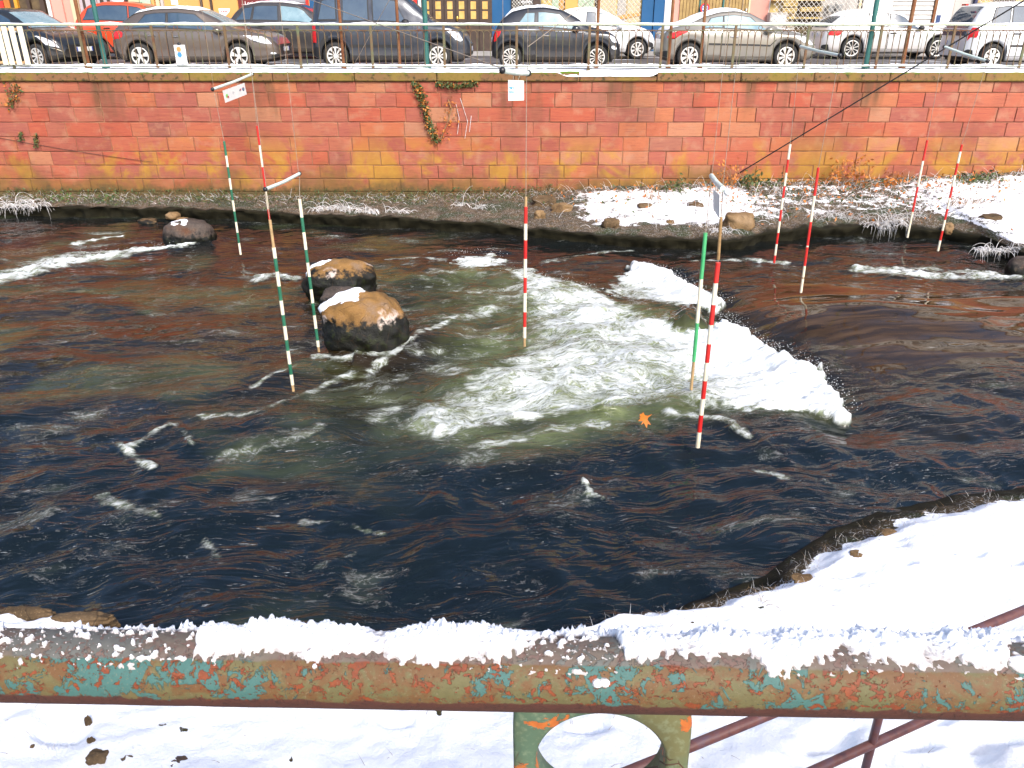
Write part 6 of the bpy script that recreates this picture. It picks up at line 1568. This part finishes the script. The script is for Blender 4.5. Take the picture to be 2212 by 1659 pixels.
# 8 last building at right
t = building('grey plastered building with a mesh shop window at the right end', 2056, 2480, 9.2, LILAC, 2, 5)
panel('dark_post', t, 2097, 2103, M('dark_blue_post', (0.02, 0.025, 0.08), 5), 0, 2.9, 0.14)
for p0, p1, m in ((2104, 2139, SHOPYEL), (2141, 2185, SHOPBROWN), (2187, 2215, SHOPYEL), (2217, 2300, SHOPBROWN)): panel('display_panel', t, p0, p1, m, 0.3, 2.8, 0.04)
mesh_grille(t, 2104, 2300, 0.3, 2.8, 0.17, 0.12)
for k, (px, py, r) in enumerate(((2108, 36, 0.09), (2122, 38, 0.10), (2133, 34, 0.08))):
    b = MB(); b.ball((fx(px), FY - 0.09, fz(py)), r); b.build('dark_ball', DARKWOOD, t)
# more of the street beyond the frame
t = building('plain cream house at the far left end of the street', -900, -262, 9.0, CREAM, 2, 6); t = building('plain pink house at the far right end of the street', 2482, 3100, 9.0, PINK, 2, 6)
# facing snow on the far pavement
kb = MB(); kb.box((-60, FY - 0.9, ROAD_Z - 0.2), (60, FY - 0.004, ROAD_Z + 0.12)); tag(kb.build('far_pavement', M('far_pavement_concrete', [(0.25, 0.24, 0.23), (0.36, 0.34, 0.33)], 2, 0.9)), kind='structure')

# ================================================================== THE NEAR RAILING
D0, D1 = 0.951, 0.903
PA, PB = at_d(0, 1436, D0), at_d(2212, 1472, D1)
ax = (PB - PA).normalized(); LEN = (PB - PA).length
RAD = 0.042
SA, SB = -0.55 * LEN, 1.55 * LEN
side_ = Vector((ax.y, -ax.x, 0)).normalized()           # towards the viewer
upv = side_.cross(ax).normalized()
if upv.z < 0: upv = -upv
if side_.y > 0: side_ = -side_
RC = lambda s: PA + ax * s
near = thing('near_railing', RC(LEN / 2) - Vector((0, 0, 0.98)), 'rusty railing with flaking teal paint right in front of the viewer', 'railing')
def near_rail():
    s = np.linspace(SA, SB, 420); ph = np.linspace(-PI, PI, 49)
    S, PH = np.meshgrid(s, ph)
    r = RAD * (1 + 0.01 * fbm(S / 0.05, PH * 0.6, 3, 3))
    P = [np.array(PA)[k] + ax[k] * S + r * (side_[k] * np.sin(PH) + upv[k] * np.cos(PH)) for k in range(3)]
    o = np.array(ORIGIN[near.name])
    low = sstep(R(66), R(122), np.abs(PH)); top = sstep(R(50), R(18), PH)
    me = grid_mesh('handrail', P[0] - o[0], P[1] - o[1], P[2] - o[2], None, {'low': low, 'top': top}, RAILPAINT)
    for p in me.polygons: pass
    link_mesh('handrail', me, near)
near_rail()
def ring_plate(sc_):
    """cast block with a round hole under the handrail"""
    c = RC(sc_) - upv * (RAD + 0.078)
    n = 56; hw, hh, r, dp = 0.1045, 0.105, 0.0775, 0.021
    def sq(a): 
        ca, sa = math.cos(a), math.sin(a); k = (abs(ca / hw) ** 7 + abs(sa / hh) ** 7) ** (-1 / 7); return ca * k, sa * k
    def loop(f, off): return [c + ax * x + upv * z + side_ * off for x, z in (f(2 * PI * k / n) for k in range(n + 1))]
    b = MB()
    inner = lambda rr: (lambda a: (rr * math.cos(a), rr * math.sin(a)))
    sc = lambda q: (lambda a: (sq(a)[0] * q, sq(a)[1] * q))
    b.grid([loop(sc(1.0), -dp), loop(sc(1.0), dp - 0.004), loop(sc(0.965), dp), loop(inner(r + 0.004), dp), loop(inner(r), dp - 0.004), loop(inner(r), -dp + 0.004), loop(inner(r + 0.004), -dp), loop(sc(0.965), -dp), loop(sc(1.0), -dp + 0.004)])
    me = b.mesh('ring_plate', PLATEPAINT, ORIGIN[near.name])
    link_mesh('ring_plate', me, near)
def mat_plate():
    t = NT('flaking_green_paint'); co = t.pos()
    a = t.noise(co, 20, 7, 0.66, 0.5); d = t.noise(co, 120, 4)
    c = t.mix(t.step(t.noise(co, 9, 4), 0.4, 0.6), (0.06, 0.105, 0.065), (0.11, 0.105, 0.042))
    c = t.mix(t.math('MULTIPLY', t.step(d, 0.5, 0.7), 0.4), c, (0.19, 0.23, 0.14))
    m = t.step(a, 0.575, 0.595); c = t.mix(m, c, t.mix(d, (0.2, 0.04, 0.012), (0.5, 0.15, 0.02)))
    cr = t.n('TexVoronoi', {'Vector': co, 'Scale': 26.0}, feature='DISTANCE_TO_EDGE').outputs['Distance']
    crk = t.math('MULTIPLY', t.step(cr, 0.035, 0.01), t.step(t.noise(co, 11, 3), 0.5, 0.58)); c = t.mix(crk, c, (0.07, 0.03, 0.015))
    t.bump(t.math('SUBTRACT', t.math('MULTIPLY', d, 0.4), t.math('ADD', t.math('MULTIPLY', m, 0.8), crk)), 0.6, 0.0015)
    return t.set(Base_Color=c, Roughness=0.6)
PLATEPAINT = mat_plate()
def rail_s(px): return (at_d(px, 1455, D0 + (D1 - D0) * px / 2212) - PA).dot(ax)
s0 = rail_s(1302)
for k in (-1, 0, 1): ring_plate(s0 + 1.3 * k)
b = MB(); b.tube([RC(SA) - upv * 0.262, RC(SB) - upv * 0.262], 0.028, 14); b.build('lower_rail', PLATEPAINT, near)
for k in (-1, 0, 1):
    p = RC(s0 + 1.3 * k); b = MB(); b.bevbox((p.x - 0.03, p.y - 0.02, 2.58), (p.x + 0.03, p.y + 0.02, p.z - 0.285), 0.005); b.build('baluster', PLATEPAINT, near)

def near_rail_snow():
    ds = 0.0016; s = np.arange(SA * 0.5, SB * 0.9, ds); ph = np.linspace(R(-105), R(85), 96)
    S, PH = np.meshgrid(s, ph)
    spx = [rail_s(p) for p in (-600, 0, 420, 445, 470, 560, 700, 850, 1000, 1120, 1180, 1290, 1325, 1345, 1450, 1530, 1590, 1660, 1720, 1800, 1850, 1930, 1990, 2060, 2130, 2150, 2212, 2800)]
    e = [-60, -60, -50, 30, 38, 26, 30, 34, 36, 24, -25, -60, -45, 26, 20, 22, 14, 50, 28, 4, 6, 34, 26, 34, 26, 4, -50, -60]
    E = np.interp(S, spx, [R(a) for a in e]) + R(30) * fbm(S / 0.045, PH * 0.25, 5, 5) + R(24) * fbm(S / 0.009, PH * 3.5, 6, 4)
    lump = 0.5 + 0.5 * fbm(S / 0.025, PH * RAD / 0.02, 8, 4)
    fine = fbm(S / 0.006, PH * RAD / 0.006, 9, 4)
    th = sstep(0, R(16), E - PH) * (0.003 + 0.0085 * lump + 0.0065 * fine)
    th *= (0.55 + 0.75 * sstep(R(45), R(-20), PH)) * np.clip(0.95 + 1.5 * fbm(S / 0.07, PH * 0.4, 18, 3), 0.3, 1.45)
    # crumbs of snow and frost where the cover is broken
    broken = np.interp(S, spx, [1, 1, 1, 0.5, 0.2, 0.2, 0.2, 0.2, 0.3, 0.7, 1, 1, 0.5, 0.3, 0.2, 0.2, 0.2, 0.2, 0.3, 0.5, 0.5, 0.3, 0.3, 0.4, 0.5, 0.6, 0.5, 0.5])
    cr = fbm(S / 0.011, PH * RAD / 0.009, 12, 3) + 0.30 * fbm(S / 0.05, PH * RAD / 0.03, 13, 3)
    band = sstep(R(62), R(20), PH) * sstep(R(-60), R(-20), PH)
    th = np.maximum(th, 0.006 * sstep(0.17, 0.42, cr) * band * broken)
    cr2 = fbm(S / 0.004, PH * RAD / 0.0035, 15, 3); th = np.maximum(th, 0.0018 * sstep(0.26, 0.45, cr2) * band * broken)
    for (px, a, w) in ((2170, 20, 0.012), (1285, 58, 0.006), (1300, 57, 0.006), (2050, 100, 0.004), (700, 40, 0.003)):
        q = ((S - rail_s(px)) / w) ** 2 + ((PH - R(a)) * RAD / (w * 0.9)) ** 2
        th = np.maximum(th, 0.009 * np.clip(1 - q, 0, 1) ** 0.6 * (0.8 + 0.5 * fine))
    r = RAD + th - 0.0012
    P = [np.array(PA)[k] + ax[k] * S + r * (side_[k] * np.sin(PH) + upv[k] * np.cos(PH)) for k in range(3)]
    me = grid_mesh('rail_snow', P[0], P[1], P[2], th > 0.0012, {'thick': np.clip(th / 0.008, 0, 1)}, CRUST)
    o = link_mesh('rail_snow', me); tag(o, 'crusty white snow lying ragged along the rusty near handrail', 'snow', kind='stuff')
near_rail_snow()

# brown pipe handrail of the path below, at lower right
P1, P2 = at_z(1485, 1615, 1.47), at_z(2212, 1318, 1.47)
d_ = (P2 - P1); 
pr = thing('pipe_railing', (P1 + d_ * 0.6) * 1.0 - Vector((0, 0, 1.1)), 'brown two pipe railing crossing the snow below at lower right', 'railing')
b = MB(); b.tube([P1 - d_ * 1.2, P1, P2, P2 + d_ * 1.5], 0.024, 14); b.build('top_pipe', PIPE, pr)
q1, q2 = at_z(2061, 1659, 0.93), at_z(2212, 1607, 0.93)
off = Vector((0, 0, -0.54))
b = MB(); b.tube([P1 - d_ * 1.2 + off, P2 + d_ * 1.5 + off], 0.024, 14); b.build('lower_pipe', PIPE, pr)
fpost = (at_d(1893, 1449, 1) - ORG); tt = 0.56
for t_ in (tt - 1.75, tt, tt + 1.75):
    p = P1 + d_ * t_; zg = near_z(p.x, p.y) if 0.9 < p.y < 5 else 0.3
    b = MB(); b.tube([(p.x, p.y, zg - 0.15), (p.x, p.y, 1.45)], 0.021, 12); b.build('post', PIPE, pr)
